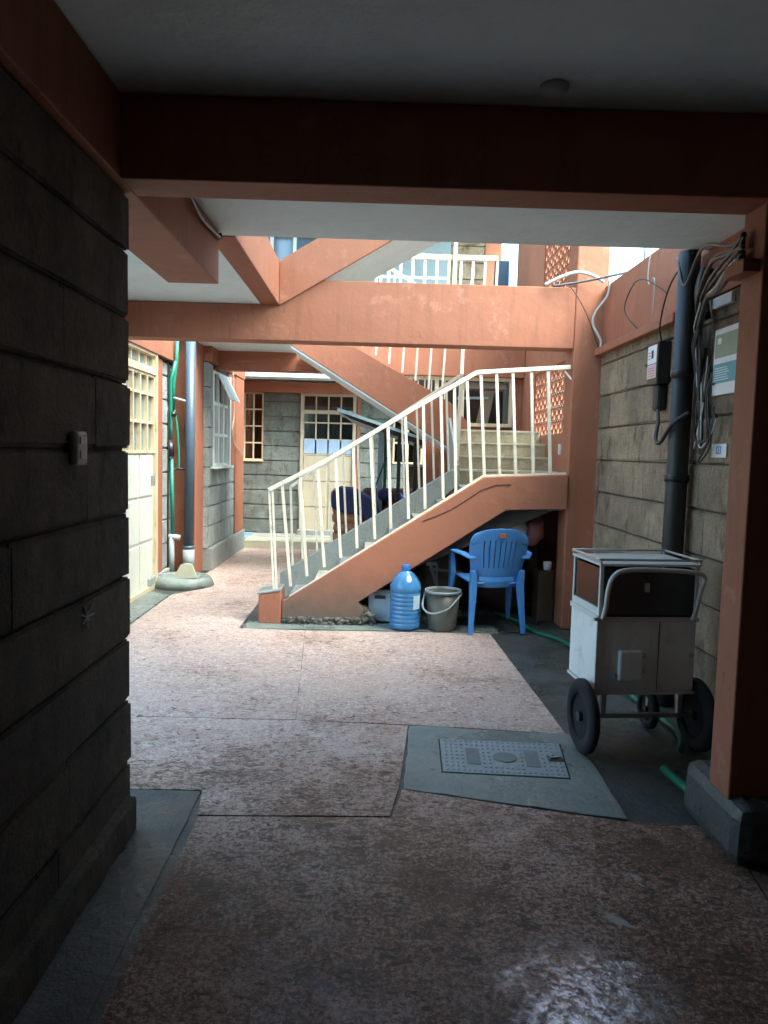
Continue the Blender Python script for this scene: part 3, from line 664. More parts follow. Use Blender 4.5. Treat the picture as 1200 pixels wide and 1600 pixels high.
fin(box(B(), -1.18, -.28, 11.42, 11.6, .09, .16), 'threshold', 'concrete_dry', d)
# small window right of the far door
d = thing('kitchen_window', (.52, 11.62, 1.23), 'small cream framed window behind the balusters, right of the blue post', 'window')
us = [.30, .52, .74]; zs_ = [1.245, 1.56, 1.905]
grid_frame('Y', 11.61, us, zs_, .03, .05, 'frame', 'cream_metal', d); panes('Y', 11.625, us, zs_, .03, 'glass', d); room('Y', 11.78, .25, .8, 1.1, 2.0, .5, d)
# upper far window
d = thing('upper_window', (-1.28, 11.6, 4.2), 'white framed upper floor window glimpsed at the top left over the beam', 'window')
us = [-1.65, -1.3, -.92]; grid_frame('Y', 11.63, us, [4.2, 4.75, 5.4], .05, .08, 'frame', 'white_frame', d); panes('Y', 11.64, us, [4.2, 4.75, 5.4], .05, 'glass_blue', d)
room('Y', 11.76, -1.7, -.85, 4.1, 5.5, .6, d)
# framed opening on upper landing
d = thing('landing_window', (1.0, 8.86, 1.75), 'cream framed opening on the stair landing with boards stored behind it', 'window')
grid_frame('Y', 8.845, [.37, .72, 1.03, 1.61], [1.76, 2.30], .04, .06, 'frame', 'cream_metal', d)
for i in range(6): fin(bar(B(), (.42 + .08 * i, 8.86, 1.78), (.42 + .08 * i, 8.86, 2.28), .015), 'bar', 'cream_rail', d)
fin(box(B(), .60, 1.60, 9.05, 9.55, 1.70, 1.74), 'shelf', 'room_dark', d)
fin(box(B(), .36, 1.80, 9.55, 9.6, 1.7, 2.7), 'backing', 'cabinet_brown', d); fin(box(B(), 1.64, 1.74, 9.0, 9.55, 1.7, 2.7), 'side_board', 'kerb_grey', d)
fin(box(B(), .95, 1.60, 9.0, 9.3, 2.20, 2.28), 'grey_roll', 'bag_white', d, bevel=.02)
fin(bar(B(), (.98, 8.95, 2.08), (1.36, 8.95, 2.09), .03), 'blue_bar', 'awning_blue', d)
t = fin(prism(B(), [(1.22, 1.76), (1.36, 1.76), (1.44, 2.18), (1.30, 2.18)], 8.97, 9.0), 'leaning_board', 'wood_old', d)

# ================================================================ PIPES, CABLES, SMALL WALL THINGS
p = thing('blue_downpipe', (-1.975, 7.9, .1), 'thick blue grey downpipe standing in the concrete basin on the left', 'pipe')
fin(tube(B(), [(-1.975, 7.9, .30), (-1.96, 7.9, ZC)], .052, 20), 'pipe_run', 'pipe_blue', p, smooth=True)
fin(tube(B(), [(-1.975, 7.9, .10), (-1.975, 7.9, .31)], .062, 20), 'collar', 'pipe_white', p, smooth=True)
fin(tube(B(), [(-1.975, 7.9, .31), (-1.975, 7.9, .35)], .060, 20), 'socket', 'pipe_blue', p, smooth=True)
bm = B(); lathe(bm, [(.31, 0), (.285, .06), (.265, .095), (.22, .10), (.17, .05), (.0001, .045)], (-1.93, 7.47, -.002), 28)
for v in bm.verts: v.co += Vector((noise.noise(v.co * 5) * .05, noise.noise(v.co * 5 + Vector((9, 0, 0))) * .03, 0))
o = fin(bm, 'drain_basin', 'concrete', None, smooth=True); tag(o, 'low round grey concrete drain basin under the blue downpipe', 'drain')
o = fin(prism(B(), [(-1.965, .12), (-1.90, .235), (-1.86, .25), (-1.79, .245), (-1.735, .11), (-1.87, .10)], 7.28, 7.31), 'broken_tile', 'tile_cream', None, loc=(-1.85, 7.3, .1), bevel=.002)
tag(o, 'broken pale stone tile leaning in the drain basin', 'tile')
p = thing('green_water_pipes', (-2.12, 7.85, 0), 'bright green water pipes with black meter on the left wall', 'pipe')
fin(tube(B(), [(-2.09, 7.85, 2.54), (-2.10, 7.85, 2.3), (-2.13, 7.85, 2.06), (-2.13, 7.85, 1.80)], .020, 10), 'supply_pipe', 'pipe_green', p, smooth=True)
fin(tube(B(), [(-2.10, 7.83, 2.30), (-2.155, 7.83, 2.1), (-2.15, 7.83, 1.62), (-2.155, 7.84, 1.48)], .018, 10), 'meter_pipe', 'pipe_green', p, smooth=True)
fin(tube(B(), [(-2.125, 7.86, 1.80), (-2.09, 7.86, 1.58), (-2.075, 7.86, 1.30), (-2.08, 7.86, 1.18), (-2.14, 7.86, 1.17)], .013, 10, True), 'bypass_pipe', 'pipe_green', p, smooth=True)
fin(tube(B(), [(-2.145, 7.84, 1.28), (-2.13, 7.84, .45)], .021, 10), 'drop_pipe', 'pipe_green', p, smooth=True)
fin(tube(B(), [(-2.16, 7.84, 1.45), (-2.155, 7.84, 1.30)], .042, 12), 'meter', 'black_plastic', p, smooth=True)
fin(tube(B(), [(-2.13, 7.84, 1.77), (-2.13, 7.84, 1.72)], .03, 12), 'valve', 'black_plastic', p, smooth=True)
fin(tube(B(), [(-2.13, 7.83, 1.74), (-2.08, 7.80, 1.745)], .008, 6), 'valve_lever', 'black_plastic', p)
fin(tube(B(), [(-2.13, 7.84, 1.92), (-1.99, 7.88, 1.885)], .012, 8), 'branch_pipe', 'pipe_white', p, smooth=True)
fin(tube(B(), [(-2.10, 7.84, 1.18), (-2.0, 7.90, 1.165)], .011, 8), 'bracket_pipe', 'pipe_black', p, smooth=True)
fin(tube(B(), [(-2.21, 7.83, .455), (-2.05, 7.83, .44)], .030, 12), 'tee', 'pipe_white', p, smooth=True)
fin(tube(B(), [(-2.14, 7.83, .45), (-2.14, 7.83, .03)], .030, 12), 'waste_pipe', 'pipe_white', p, smooth=True)
fin(tube(B(), [(-2.17, 7.80, 2.4), (-2.175, 7.80, 1.9), (-2.19, 7.80, 1.78), (-2.17, 7.80, 1.68), (-2.172, 7.80, .9), (-2.17, 7.8, .12)], .007, 6, True), 'thin_cable', 'cable_black', p, smooth=True)
fin(tube(B(), [(-2.02, 7.97, 1.86), (-1.99, 7.97, 1.75), (-2.02, 7.97, 1.62)], .006, 6, True), 'meter_wire', 'cable_black', p, smooth=True)
fin(box(B(), -2.04, -1.99, 7.95, 7.995, 1.50, 1.66), 'switch_box', 'black_plastic', p, bevel=.01)
p = thing('black_downpipe', (1.71, 4.12, 0), 'tall dark pipe standing against the right block wall behind the cart', 'pipe')
fin(tube(B(), [(1.70, 4.12, 0), (1.705, 4.12, ZC)], .058, 20), 'pipe_run', 'pipe_black', p, smooth=True)
for z in (1.86, 1.28, .72): fin(tube(B(), [(1.703, 4.12, z), (1.703, 4.12, z + .04)], .066, 20), 'clip', 'black_plastic', p, smooth=True)
# meter box
p = thing('meter_box', (1.74, 4.58, 1.98), 'black electricity meter box with white paper labels on the right wall', 'meter')
fin(box(B(), 1.70, 1.782, 4.49, 4.66, 1.86, 2.12), 'case', 'black_plastic', p, bevel=.010)
fin(box(B(), 1.6985, 1.70, 4.51, 4.655, 1.99, 2.10), 'label', 'label_white', p); fin(box(B(), 1.6985, 1.70, 4.51, 4.655, 1.90, 1.985), 'label', 'label_pink', p)
fin(box(B(), 1.6975, 1.6984, 4.56, 4.59, 2.02, 2.07), 'print_mark', 'joint_black', p)
bm = B()
for i in range(4): box(bm, 1.6975, 1.6984, 4.53 + .01 * (i % 2), 4.64, 1.912 + .016 * i, 1.916 + .016 * i)
for i in range(3): box(bm, 1.6975, 1.6984, 4.60, 4.645, 2.02 + .018 * i, 2.025 + .018 * i)
fin(bm, 'print_lines', 'bag_red', p)['kind'] = 'stuff'
fin(tube(B(), [(1.715, 4.66, 2.0), (1.715, 4.70, 1.995)], .016, 10), 'knob', 'black_plastic', p)
fin(box(B(), 1.715, 1.78, 4.51, 4.60, 1.70, 1.86), 'terminal_block', 'cable_black', p, bevel=.02)
o = fin(box(B(), 1.76, 1.782, 3.72, 3.93, 2.195, 2.25), 'white_plate', 'label_white', None, loc=(1.77, 3.8, 2.2), bevel=.003); tag(o, 'plain white plate high on the right wall above the printed board', 'plate')
p = thing('printed_board', (1.775, 3.8, 1.9), 'teal and green printed board half hidden behind the near right column', 'sign')
fin(box(B(), 1.762, 1.782, 3.60, 3.88, 1.74, 2.08), 'board', 'label_white', p, bevel=.004)
bm = B()
for i in range(6): box(bm, 1.7594, 1.7604, 3.70 + .012 * (i % 3), 3.855, 1.815 + .012 * i, 1.819 + .012 * i)
box(bm, 1.7594, 1.7604, 3.80, 3.84, 2.0, 2.03); box(bm, 1.7594, 1.7604, 3.72, 3.86, 1.765, 1.775)
fin(bm, 'print_lines', 'label_white', p)['kind'] = 'stuff'
fin(box(B(), 1.7605, 1.762, 3.60, 3.865, 1.93, 2.05), 'print', 'olive_print', p); fin(box(B(), 1.7605, 1.762, 3.60, 3.87, 1.80, 1.90), 'print', 'teal_print', p)
p = thing('number_tag', (1.775, 3.78, 1.45), 'small white tag with blue digits low beside the cables on the right wall', 'sign')
fin(box(B(), 1.772, 1.782, 3.70, 3.86, 1.42, 1.49), 'plate', 'label_white', p)
def text(body, size, mat, parent, mtx, ext=.001):
    cu = bpy.data.curves.new('lettering', 'FONT'); cu.body = body; cu.size = size; cu.extrude = ext; cu.align_x = 'CENTER'; cu.align_y = 'CENTER'
    tmp = bpy.data.objects.new('lettering_curve', cu); me = bpy.data.meshes.new_from_object(tmp); bpy.data.objects.remove(tmp)
    me.materials.clear(); me.materials.append(M[mat]); o = bpy.data.objects.new('lettering', me); COL.objects.link(o); o.parent = parent
    o.matrix_local = Matrix.Translation(-ORG[parent]) @ mtx; return o
text('03', .062, 'chair_blue', p, Matrix.Translation((1.7708, 3.78, 1.455)) @ Matrix.Rotation(R(-90), 4, 'Z') @ Matrix.Rotation(R(90), 4, 'X'))
# cables
W = 1.765
G = 'loose cables on the right wall'
cable('looped_cable', [(1.74, 4.95, 2.25), (1.70, 5.15, 2.42), (1.70, 5.0, 2.56), (1.70, 4.8, 2.55), (1.72, 4.62, 2.47), (1.74, 4.5, 2.40)], .004, 'cable_black', 'thin black cable looped against the orange band on the right wall', G)
cable('hanging_cable', [(1.74, 4.80, 2.82), (1.735, 4.83, 2.6), (1.735, 4.80, 2.52), (1.73, 4.70, 2.53), (1.74, 4.72, 2.3)], .0035, 'cable_white', 'thin white cable hanging over the orange band on the right wall', G)
cable('hanging_cable', [(1.70, 4.05, 2.53), (1.66, 4.2, 2.43), (1.66, 4.32, 2.33), (1.69, 4.46, 2.2), (1.74, 4.55, 2.12)], .005, 'cable_black', 'black cable running down behind the dark pipe to the meter box', G)
cable('hanging_cable', [(1.63, 4.1, 2.5), (1.60, 3.98, 2.40), (1.58, 3.85, 2.30), (1.55, 3.6, 2.42), (1.40, 3.0, 2.26), (1.30, 2.7, 2.20)], .008, 'cable_grey', 'grey cable swagged from the dark pipe to the near right column', G)
rnd = random.Random(4)
cw_ = ['fattest black', 'pale topmost', 'lowest sagging black', 'thin grey', 'kinked black', 'short black', 'loosely curled black', 'second pale', 'nearest black']
for i in range(9):
    a = rnd.uniform(-.06, .06); b_ = rnd.uniform(-.05, .05)
    pts = [(1.25, 2.58, 2.10 + .010 * i), (1.33, 2.85, 2.15 + a), (1.46, 3.25 + a, 2.20 + a + b_), (1.58, 3.62 + a, 2.22 + b_), (1.68, 3.90 + b_, 2.16 + a), (1.72, 3.99 - a, 2.02 + b_), (1.74, 3.97, 1.88 - .03 * i)]
    if i % 2: pts += [(1.73, 3.93 + a, 1.70), (1.74, 3.96 + b_, 1.50 + a)]
    cable('bundled_cable', pts, (.013, .006, .010, .004, .008, .008, .006, .005, .010)[i], 'cable_white' if i in (1, 7) else 'cable_grey' if i == 3 else 'cable_black',
          cw_[i] + ' cable of the tangle drooping from the near right column to the wall', 'tangled cables by the near right column')
dn = ['leftmost black', 'pale looping', 'knotted dark', 'rightmost grey', 'thin black crossing']
for i in range(5):
    q = rnd.uniform(-.03, .03)
    cable('dangling_cable', [(1.75, 3.95 - .03 * i, 2.0 - .05 * i), (1.745, 3.98 - .03 * i + q, 1.78), (1.74, 3.95 - .02 * i - q, 1.66), (1.73, 3.99 - .05 * i, 1.56 - .02 * i), (1.72, 3.90 + q, 1.50 - .03 * i), (1.73, 3.80, 1.52), (1.74, 3.78 + q, 1.60 + .02 * i)],
          (.007, .004, .006, .0035, .005)[i], ('cable_black', 'cable_white', 'cable_black', 'cable_grey', 'cable_black')[i], dn[i] + ' cable dangling beside the printed board', 'cables dangling beside the printed board')
cable('black_loop', [(1.72, 4.5, 1.70), (1.68, 4.38, 1.62), (1.64, 4.30, 1.52), (1.63, 4.2, 1.50), (1.64, 4.06, 1.6), (1.70, 4.0, 1.66)], .012, 'cable_black', 'thick black cable looped round the dark pipe below the meter box', G)
cable('wall_junction', [(1.74, 3.97, 2.42), (1.72, 3.98, 2.30), (1.73, 3.95, 2.15)], .035, 'black_plastic', 'black bundle of taped wires beside the dark pipe', G)
G2 = 'white conduits over the stair column'
cable('white_conduit', [(1.30, 5.86, 2.74), (1.42, 5.84, 2.80), (1.55, 5.84, 2.84), (1.68, 5.83, 2.81), (1.74, 5.8, 2.76)], .013, 'cable_white', 'thick white conduit arching over the top of the stair column', G2)
cable('white_conduit', [(1.36, 5.85, 2.73), (1.6, 5.78, 2.76), (1.9, 5.6, 2.80)], .009, 'cable_grey', 'straight grey cable resting on the beam end beside the stair column', G2)
cable('white_conduit', [(1.76, 5.72, 2.76), (1.76, 5.74, 2.65), (1.69, 5.80, 2.53), (1.68, 5.82, 2.44), (1.74, 5.80, 2.32), (1.74, 5.8, 2.26)], .009, 'cable_white', 'white cable curling down in the corner right of the stair column', G2)
cable('thin_wire', [(1.50, 5.87, 2.74), (1.58, 5.85, 2.62), (1.66, 5.84, 2.46), (1.73, 5.83, 2.27)], .004, 'cable_black', 'thin dark wire slanting across the face of the stair column', G2)
cable('beam_cable', [(-.86, 2.70, 2.52), (-.835, 3.1, 2.50), (-.835, 3.6, 2.48), (-.838, 3.95, 2.49), (-.84, 4.0, 2.53)], .008, 'cable_black', 'dark cable strung along the top of the short overhead beam', 'cables along the overhead beam')
cable('beam_cable', [(-.84, 2.70, 2.53), (-.83, 3.2, 2.515), (-.825, 3.5, 2.46), (-.835, 3.96, 2.50)], .006, 'cable_white', 'pale cable hanging under the dark one along the overhead beam', 'cables along the overhead beam')
cable('wall_cable', [(-1.83, 9.55, 2.36), (-1.84, 9.62, 2.15), (-1.845, 9.72, 1.85), (-1.85, 9.60, 1.62), (-1.84, 9.75, 1.47), (-1.82, 10.1, 1.35), (-1.82, 10.3, 1.3)], .008, 'cable_white', 'wavy white cable on the orange panel right of the side window')
cable('soffit_cable', [(-1.75, 11.35, 2.55), (-1.2, 11.36, 2.50), (-.7, 11.35, 2.56), (-.2, 11.36, 2.50), (.4, 11.35, 2.56)], .008, 'cable_black', 'black cable sagging along the pale soffit above the far wall')
cable('hook_cable', [(-.20, 8.6, 2.14), (-.05, 8.6, 1.98), (.15, 8.6, 1.93), (.32, 8.6, 1.94)], .007, 'cable_white', 'pale cable drooping under the rear stair flight')
for i, x in enumerate((1.96, 2.02)):
    o = fin(bar(B(), (x, 5.55 - .25 * i, 2.7), (x, 5.55 - .25 * i, 5.2), .008), 'vertical_rod', 'cable_black', None, loc=(x, 5.5, 2.7)); tag(o, ('left' if i == 0 else 'right') + ' one of two thin rods against the white sky over the right wall', 'rod', 'thin rods against the sky')
# outlet + splat on left wall
p = thing('wall_switch', (-.87, 2.165, 1.39), 'small pale switch box on the dark left block wall', 'switch')
bm = B(); box(bm, -.877, -.850, 2.125, 2.208, 1.340, 1.440); fin(bm, 'casing', 'outlet_white', p, bevel=.01)
fin(box(B(), -.850, -.847, 2.145, 2.189, 1.403, 1.422), 'rocker', 'label_white', p); fin(box(B(), -.850, -.847, 2.145, 2.189, 1.360, 1.383), 'rocker', 'label_white', p)
bm = B()
for i in range(9):
    a = i * .7; L = rnd.uniform(.02, .06); c = Vector((-.8695, 2.24, .873))
    bar(bm, c, c + Vector((0, math.cos(a) * L, math.sin(a) * L)), .004, .003)
o = fin(bm, 'paint_splash', 'splat_white', None, loc=(-.87, 2.24, .87)); tag(o, 'small white star shaped splash low on the dark left wall', 'paint mark')
o = fin(lathe(B(), [(.045, 0), (.045, -.012), (.02, -.03)], (.526, 2.36, ZC + .001), 20), 'ceiling_rose', 'outlet_white', None, loc=(.526, 2.36, ZC), smooth=True); tag(o, 'small round white lamp rose on the dark near ceiling', 'lamp holder')
o = fin(box(B(), 1.625, 1.66, 6.5, 6.53, 1.42, 1.52), 'white_cup', 'label_white', None, loc=(1.64, 6.5, 1.47), bevel=.01); tag(o, 'small white cup hung below the breeze block screen', 'cup')

# manhole cover
mh = thing('manhole_cover', (.63, 3.31, .012), 'grey rectangular manhole cover with raised dots set in concrete', 'manhole cover')
def quad(u, v):  # bilinear on the measured corners of the cover
    A, Bq, C, D = (.355, 3.506), (.935, 3.475), (.885, 3.095), (.337, 3.136)
    t0 = (A[0] + (Bq[0] - A[0]) * u, A[1] + (Bq[1] - A[1]) * u); t1 = (D[0] + (C[0] - D[0]) * u, D[1] + (C[1] - D[1]) * u)
    return (t0[0] + (t1[0] - t0[0]) * v, t0[1] + (t1[1] - t0[1]) * v)
fin(prism(B(), [quad(-.012, -.018), quad(1.012, -.018), quad(1.012, 1.018), quad(-.012, 1.018)], .004, .0062, 'Z'), 'frame_gap', 'joint_black', mh)
fin(prism(B(), [quad(0, 0), quad(1, 0), quad(1, 1), quad(0, 1)], .004, .009, 'Z'), 'lid', 'lid_grey', mh, bevel=.002)
for u in (.26, .74):
    fin(prism(B(), [quad(u - .055, .28), quad(u + .055, .28), quad(u + .055, .76), quad(u - .055, .76)], .0092, .0108, 'Z'), 'recess_plate', 'lid_panel', mh)
c0 = quad(.52, .52); fin(lathe(B(), [(.055, 0), (.055, .003), (.048, .004)], (*c0, .0092), 28), 'round_plate', 'lid_panel', mh)
bm = B()
for i in range(22):
    for j in range(9):
        u, v = .04 + .92 * i / 21, .06 + .88 * j / 8
        if any(abs(u - q) < .075 and .2 < v < .84 for q in (.26, .74)) or (abs(u - .52) < .12 and .28 < v < .78): continue
        x, y = quad(u, v); lathe(bm, [(.0065, 0), (.005, .003)], (x, y, .0091), 6)
o = fin(bm, 'raised_dots', 'lid_grey', mh); o['kind'] = 'stuff'
x, y = quad(.93, .5); fin(box(B(), x - .035, x + .035, y - .025, y + .025, .0092, .012), 'handle_slot', 'black_plastic', mh); fin(bar(B(), (x - .025, y, .014), (x + .02, y + .008, .016), .008), 'handle', 'steel', mh)

# hoses
cable('green_hose', [(1.10, 6.4, .02), (1.248, 6.04, .018), (1.30, 5.75, .018), (1.47, 5.39, .018), (1.50, 4.8, .018), (1.545, 4.15, .018), (1.575, 3.64, .018), (1.5, 3.4, .018)], .015, 'hose_green', 'dark green hose snaking out from under the stairs behind the cart')
o = fin(tube(B(), [(1.325, 3.16, .03), (1.36, 2.80, .03)], .020, 12), 'green_pipe_offcut', 'hose_green', None, smooth=True); tag(o, 'short green pipe lying on the dark floor in front of the cart', 'pipe')

# ================================================================ OBJECTS
# ---- water bottle
bt = thing('water_bottle', (.275, 5.80, .008), 'large translucent blue water bottle standing under the stairs', 'bottle')
prof = [(.05, .01), (.105, 0), (.122, .02)]
for i in range(8):
    z = .035 + i * .034; prof += [(.123, z), (.1245, z + .012), (.1195, z + .018), (.1195, z + .022), (.1235, z + .029)]
prof += [(.125, .33), (.120, .355), (.095, .40), (.06, .445), (.033, .462), (.03, .475)]
bm = B(); lathe(bm, prof, (.275, 5.80, .008), 48)
for v in bm.verts:   # fluted shoulder
    z = v.co.z - .008
    if .34 < z < .455:
        a = math.atan2(v.co.y - 5.80, v.co.x - .275); k = 1 + .035 * math.sin(a * 12 + z * 20) * math.sin((z - .34) / .115 * math.pi)
        v.co.x = .275 + (v.co.x - .275) * k; v.co.y = 5.80 + (v.co.y - 5.80) * k
fin(bm, 'body', 'bottle_blue', bt, smooth=True)
fin(lathe(B(), [(.0335, .455), (.035, .46), (.035, .503), (.030, .508)], (.275, 5.80, .008), 28), 'cap', 'cap_blue', bt, smooth=True)
lb_ = B(); n = 8
for i in range(n):
    a0 = R(-62 + 34 * i / n); a1 = R(-62 + 34 * (i + 1) / n)
    lb_.faces.new([lb_.verts.new((.275 + .1265 * math.cos(a), 5.80 + .1265 * math.sin(a), .008 + z)) for a, z in ((a0, .17), (a1, .17), (a1, .28), (a0, .28))])
fin(lb_, 'label', 'box_blue', bt, smooth=True)
# ---- bucket
bk = thing('bucket', (.575, 5.79, .008), 'grubby grey plastic bucket with wire handle between bottle and chair', 'bucket'); c = (.575, 5.79, .008)
fin(lathe(B(), [(.105, .0), (.108, .004), (.112, .03), (.138, .30), (.134, .30), (.108, .03), (.10, .012), (.0001, .012)], c, 40), 'body', 'bucket_grey', bk, smooth=True)
fin(lathe(B(), [(.135, .298), (.146, .298), (.147, .318), (.134, .318), (.134, .30)], c, 40, cap=False), 'rim', 'bucket_rim', bk, smooth=True)
pts = [(c[0] - .148, c[1], .29), (c[0] - .165, c[1] - .10, .20), (c[0] - .10, c[1] - .165, .165), (c[0] + .02, c[1] - .168, .20), (c[0] + .10, c[1] - .12, .27), (c[0] + .146, c[1], .30)]
fin(tube(B(), pts, .0075, 8, True), 'handle', 'bucket_rim', bk, smooth=True)
for s in (-1, 1): fin(box(B(), c[0] + s * .14 - .012, c[0] + s * .14 + .012, c[1] - .015, c[1] + .015, .27, .31), 'handle_lug', 'bucket_rim', bk, bevel=.003)
# ---- pale box behind the bottle
bx_ = thing('storage_box', (.09, 6.1, .0), 'pale blue plastic storage box in the shadow behind the water bottle', 'box')
fin(box(B(), -.02, .19, 6.0, 6.25, .005, .245), 'body', 'box_blue', bx_, bevel=.01); fin(box(B(), -.03, .20, 5.99, 6.26, .245, .275), 'lid', 'bucket_rim', bx_, bevel=.006)
fin(box(B(), .03, .12, 5.983, 5.995, .20, .225), 'handle_slot', 'black_plastic', bx_)
# ---- blue plastic armchair seen from behind
ch = thing('plastic_chair', (.94, 5.85, .006), 'blue plastic armchair with slatted back turned away from the camera', 'chair')
def cw(x, y, z):   # chair local (x right, y forward, z up) -> world, turned slightly
    a = R(9); return Vector((.985 + x * math.cos(a) - y * math.sin(a), 5.72 + x * math.sin(a) + y * math.cos(a), .006 + z))
def sheet(fn, nu, nv, th, nrm):
    """thick curved sheet from a parametric surface; cells where fn returns None are left open"""
    bm = B(); nrm = Vector(nrm); front = {}; back = {}
    for i in range(nu + 1):
        for j in range(nv + 1):
            p = Vector(fn(i / nu, j / nv)); front[i, j] = bm.verts.new(cw(*p)); back[i, j] = bm.verts.new(cw(*(p + nrm * th)))
    return bm, front, back
def solid_sheet(fn, nu, nv, th, nrm, hole=lambda i, j: False):
    bm, F, K = sheet(fn, nu, nv, th, nrm)
    cells = {(i, j) for i in range(nu) for j in range(nv) if not hole(i, j)}
    for i, j in cells:
        q = [(i, j), (i + 1, j), (i + 1, j + 1), (i, j + 1)]
        bm.faces.new([F[k] for k in q]); bm.faces.new([K[k] for k in reversed(q)])
        for (di, dj), (a, b) in (((0, -1), (0, 1)), ((1, 0), (1, 2)), ((0, 1), (2, 3)), ((-1, 0), (3, 0))):
            if (i + di, j + dj) not in cells: bm.faces.new((F[q[a]], K[q[a]], K[q[b]], F[q[b]]))
    for v in [v for v in bm.verts if not v.link_faces]: bm.verts.remove(v)
    return bm
def back_fn(u, v):
    z = .36 + v * .46; half = (.185 + .05 * min(1, v * 1.6)) * (1 if v < .9 else 1 - (v - .9) * 1.1)
    x = (u * 2 - 1) * half; zz = z + (-.035 * abs(u * 2 - 1) ** 3 if v > .8 else 0) + .015 * (1 - (u * 2 - 1) ** 2) * (v > .8)
    return (x, -.02 - v * .10 + .06 * (u * 2 - 1) ** 2 - .0, zz)
fin(solid_sheet(back_fn, 56, 26, .012, (0, 1, 0), hole=lambda i, j: (9 < i < 46 and 8 < j < 21 and (i - 10) % 5 == 2) or (8 <= i < 48 and 2 < j < 5)), 'backrest', 'chair_blue', ch, smooth=True, bevel=.002)
def seat_fn(u, v):
    x = (u * 2 - 1) * (.20 + .035 * v); y = -.01 + v * .42; return (x, y, .40 + .02 * v - .02 * math.sin(u * math.pi) * math.sin(v * math.pi) - .02 * max(0, v - .85) * 5)
fin(solid_sheet(seat_fn, 12, 12, .014, (0, 0, -1)), 'seat', 'chair_blue', ch, smooth=True)
def leg(pts, ws):
    bm = B(); prev = None
    for (x, y, z), (wx, wy) in zip(pts, ws):
        ring = [bm.verts.new(cw(x + a * wx / 2, y + b * wy / 2, z)) for a, b in ((-1, -1), (1, -1), (1, 1), (-1, 1))]
        if prev:
            for k in range(4): bm.faces.new((prev[k], prev[(k + 1) % 4], ring[(k + 1) % 4], ring[k]))
        else: bm.faces.new(ring[::-1])
        prev = ring
    bm.faces.new(prev); return bm
for s in (-1, 1):
    fin(leg([(s * .215, -.06, 0), (s * .20, -.03, .22), (s * .19, -.01, .40), (s * .20, -.02, .50)], [(.035, .03), (.045, .045), (.055, .06), (.04, .04)]), 'leg', 'chair_blue', ch, bevel=.006)
    fin(leg([(s * .265, .45, 0), (s * .255, .42, .25), (s * .25, .40, .42), (s * .265, .40, .61)], [(.03, .035), (.04, .05), (.045, .07), (.035, .07)]), 'leg', 'chair_blue', ch, bevel=.006)
    bm = B(); arm = [(s * .215, -.055, .60), (s * .265, .03, .625), (s * .285, .2, .625), (s * .275, .36, .62), (s * .265, .42, .60)]
    pr = None
    for x, y, z in arm:
        r = [bm.verts.new(cw(x + a * .032, y, z + b)) for a, b in ((-1, -.008), (1, -.008), (1, .008), (-1, .008))]
        if pr:
            for k in range(4): bm.faces.new((pr[k], pr[(k + 1) % 4], r[(k + 1) % 4], r[k]))
        else: bm.faces.new(r[::-1])
        pr = r
    bm.faces.new(pr); fin(bm, 'armrest', 'chair_blue', ch, bevel=.005)
bm = B(); p0 = [cw(-.025, -.122, .765), cw(.025, -.122, .765), cw(.025, -.126, .795), cw(-.025, -.126, .795)]
p1 = [q + Vector((0, .02, 0)) for q in p0]
vs = [bm.verts.new(q) for q in p0 + p1]
for f in ((0, 1, 2, 3), (7, 6, 5, 4), (0, 4, 5, 1), (1, 5, 6, 2), (2, 6, 7, 3), (3, 7, 4, 0)): bm.faces.new([vs[i] for i in f])
fin(bm, 'maker_badge', 'chair_logo', ch)
# ---- clutter under stairs
o = thing('metal_frame', (.6, 6.3, .3), 'old metal frame leaning in the dark under the stairs behind the bucket', 'frame')
fin(bar(B(), (.47, 6.25, .46), (.56, 6.25, .465), .03, .02), 'crossbar', 'steel', o); fin(bar(B(), (.50, 6.25, .42), (.80, 6.3, .38), .02), 'crossbar', 'steel', o)
fin(bar(B(), (.50, 6.26, .46), (.66, 6.3, 0), .025), 'leg', 'steel', o); fin(bar(B(), (.56, 6.26, .46), (.58, 6.35, 0), .02), 'leg', 'steel', o)
def blob(name, c, r, mat, label, cat, seed=0, amp=.22):
    bm = B(); bmesh.ops.create_icosphere(bm, subdivisions=3, radius=1)
    for v in bm.verts:
        k = 1 + amp * noise.noise(v.co * 1.7 + Vector((seed, 0, 0))) + amp * .4 * noise.noise(v.co * 5 + Vector((seed, 3, 0)))
        v.co = Vector((c[0] + v.co.x * r[0] * k, c[1] + v.co.y * r[1] * k, max(.006, c[2] + v.co.z * r[2] * k)))
    o = fin(bm, name, mat, None, loc=c, smooth=True); return tag(o, label, cat)
blob('plastic_bag', (1.16, 6.16, .80), (.14, .12, .12), 'box_pale', 'crumpled pale plastic bag stuffed under the stair landing above the chair', 'bag', 1)
blob('plastic_bag', (1.36, 6.2, .78), (.10, .10, .13), 'bag_red', 'reddish bag beside the pale one under the stair landing', 'bag', 5)
blob('plastic_bag', (1.02, 6.3, .80), (.10, .10, .09), 'box_blue', 'dull bluish bag wedged at the low end of the space under the landing', 'bag', 21)
blob('sack', (.62, 6.6, .28), (.20, .16, .28), 'wood_old', 'brown sack slumped in the dark under the stairs', 'sack', 9)
blob('sack', (1.15, 6.6, .32), (.28, .18, .34), 'cabinet_brown', 'bulky dark sack under the stair landing behind the chair', 'sack', 12)
o = fin(box(B(), .88, 1.5, 6.62, 6.68, .30, .62), 'leaning_plank', 'cabinet_brown', None, loc=(1.1, 6.6, .3)); tag(o, 'dark plank across the clutter behind the blue chair', 'plank')
o = fin(lathe(B(), [(.032, 0), (.036, .07), (.033, .07), (.03, .005)], (1.50, 6.2, .44), 20), 'white_cup', 'label_white', None, loc=(1.5, 6.2, .44), smooth=True); tag(o, 'white cup in the dark right of the blue chair', 'cup')
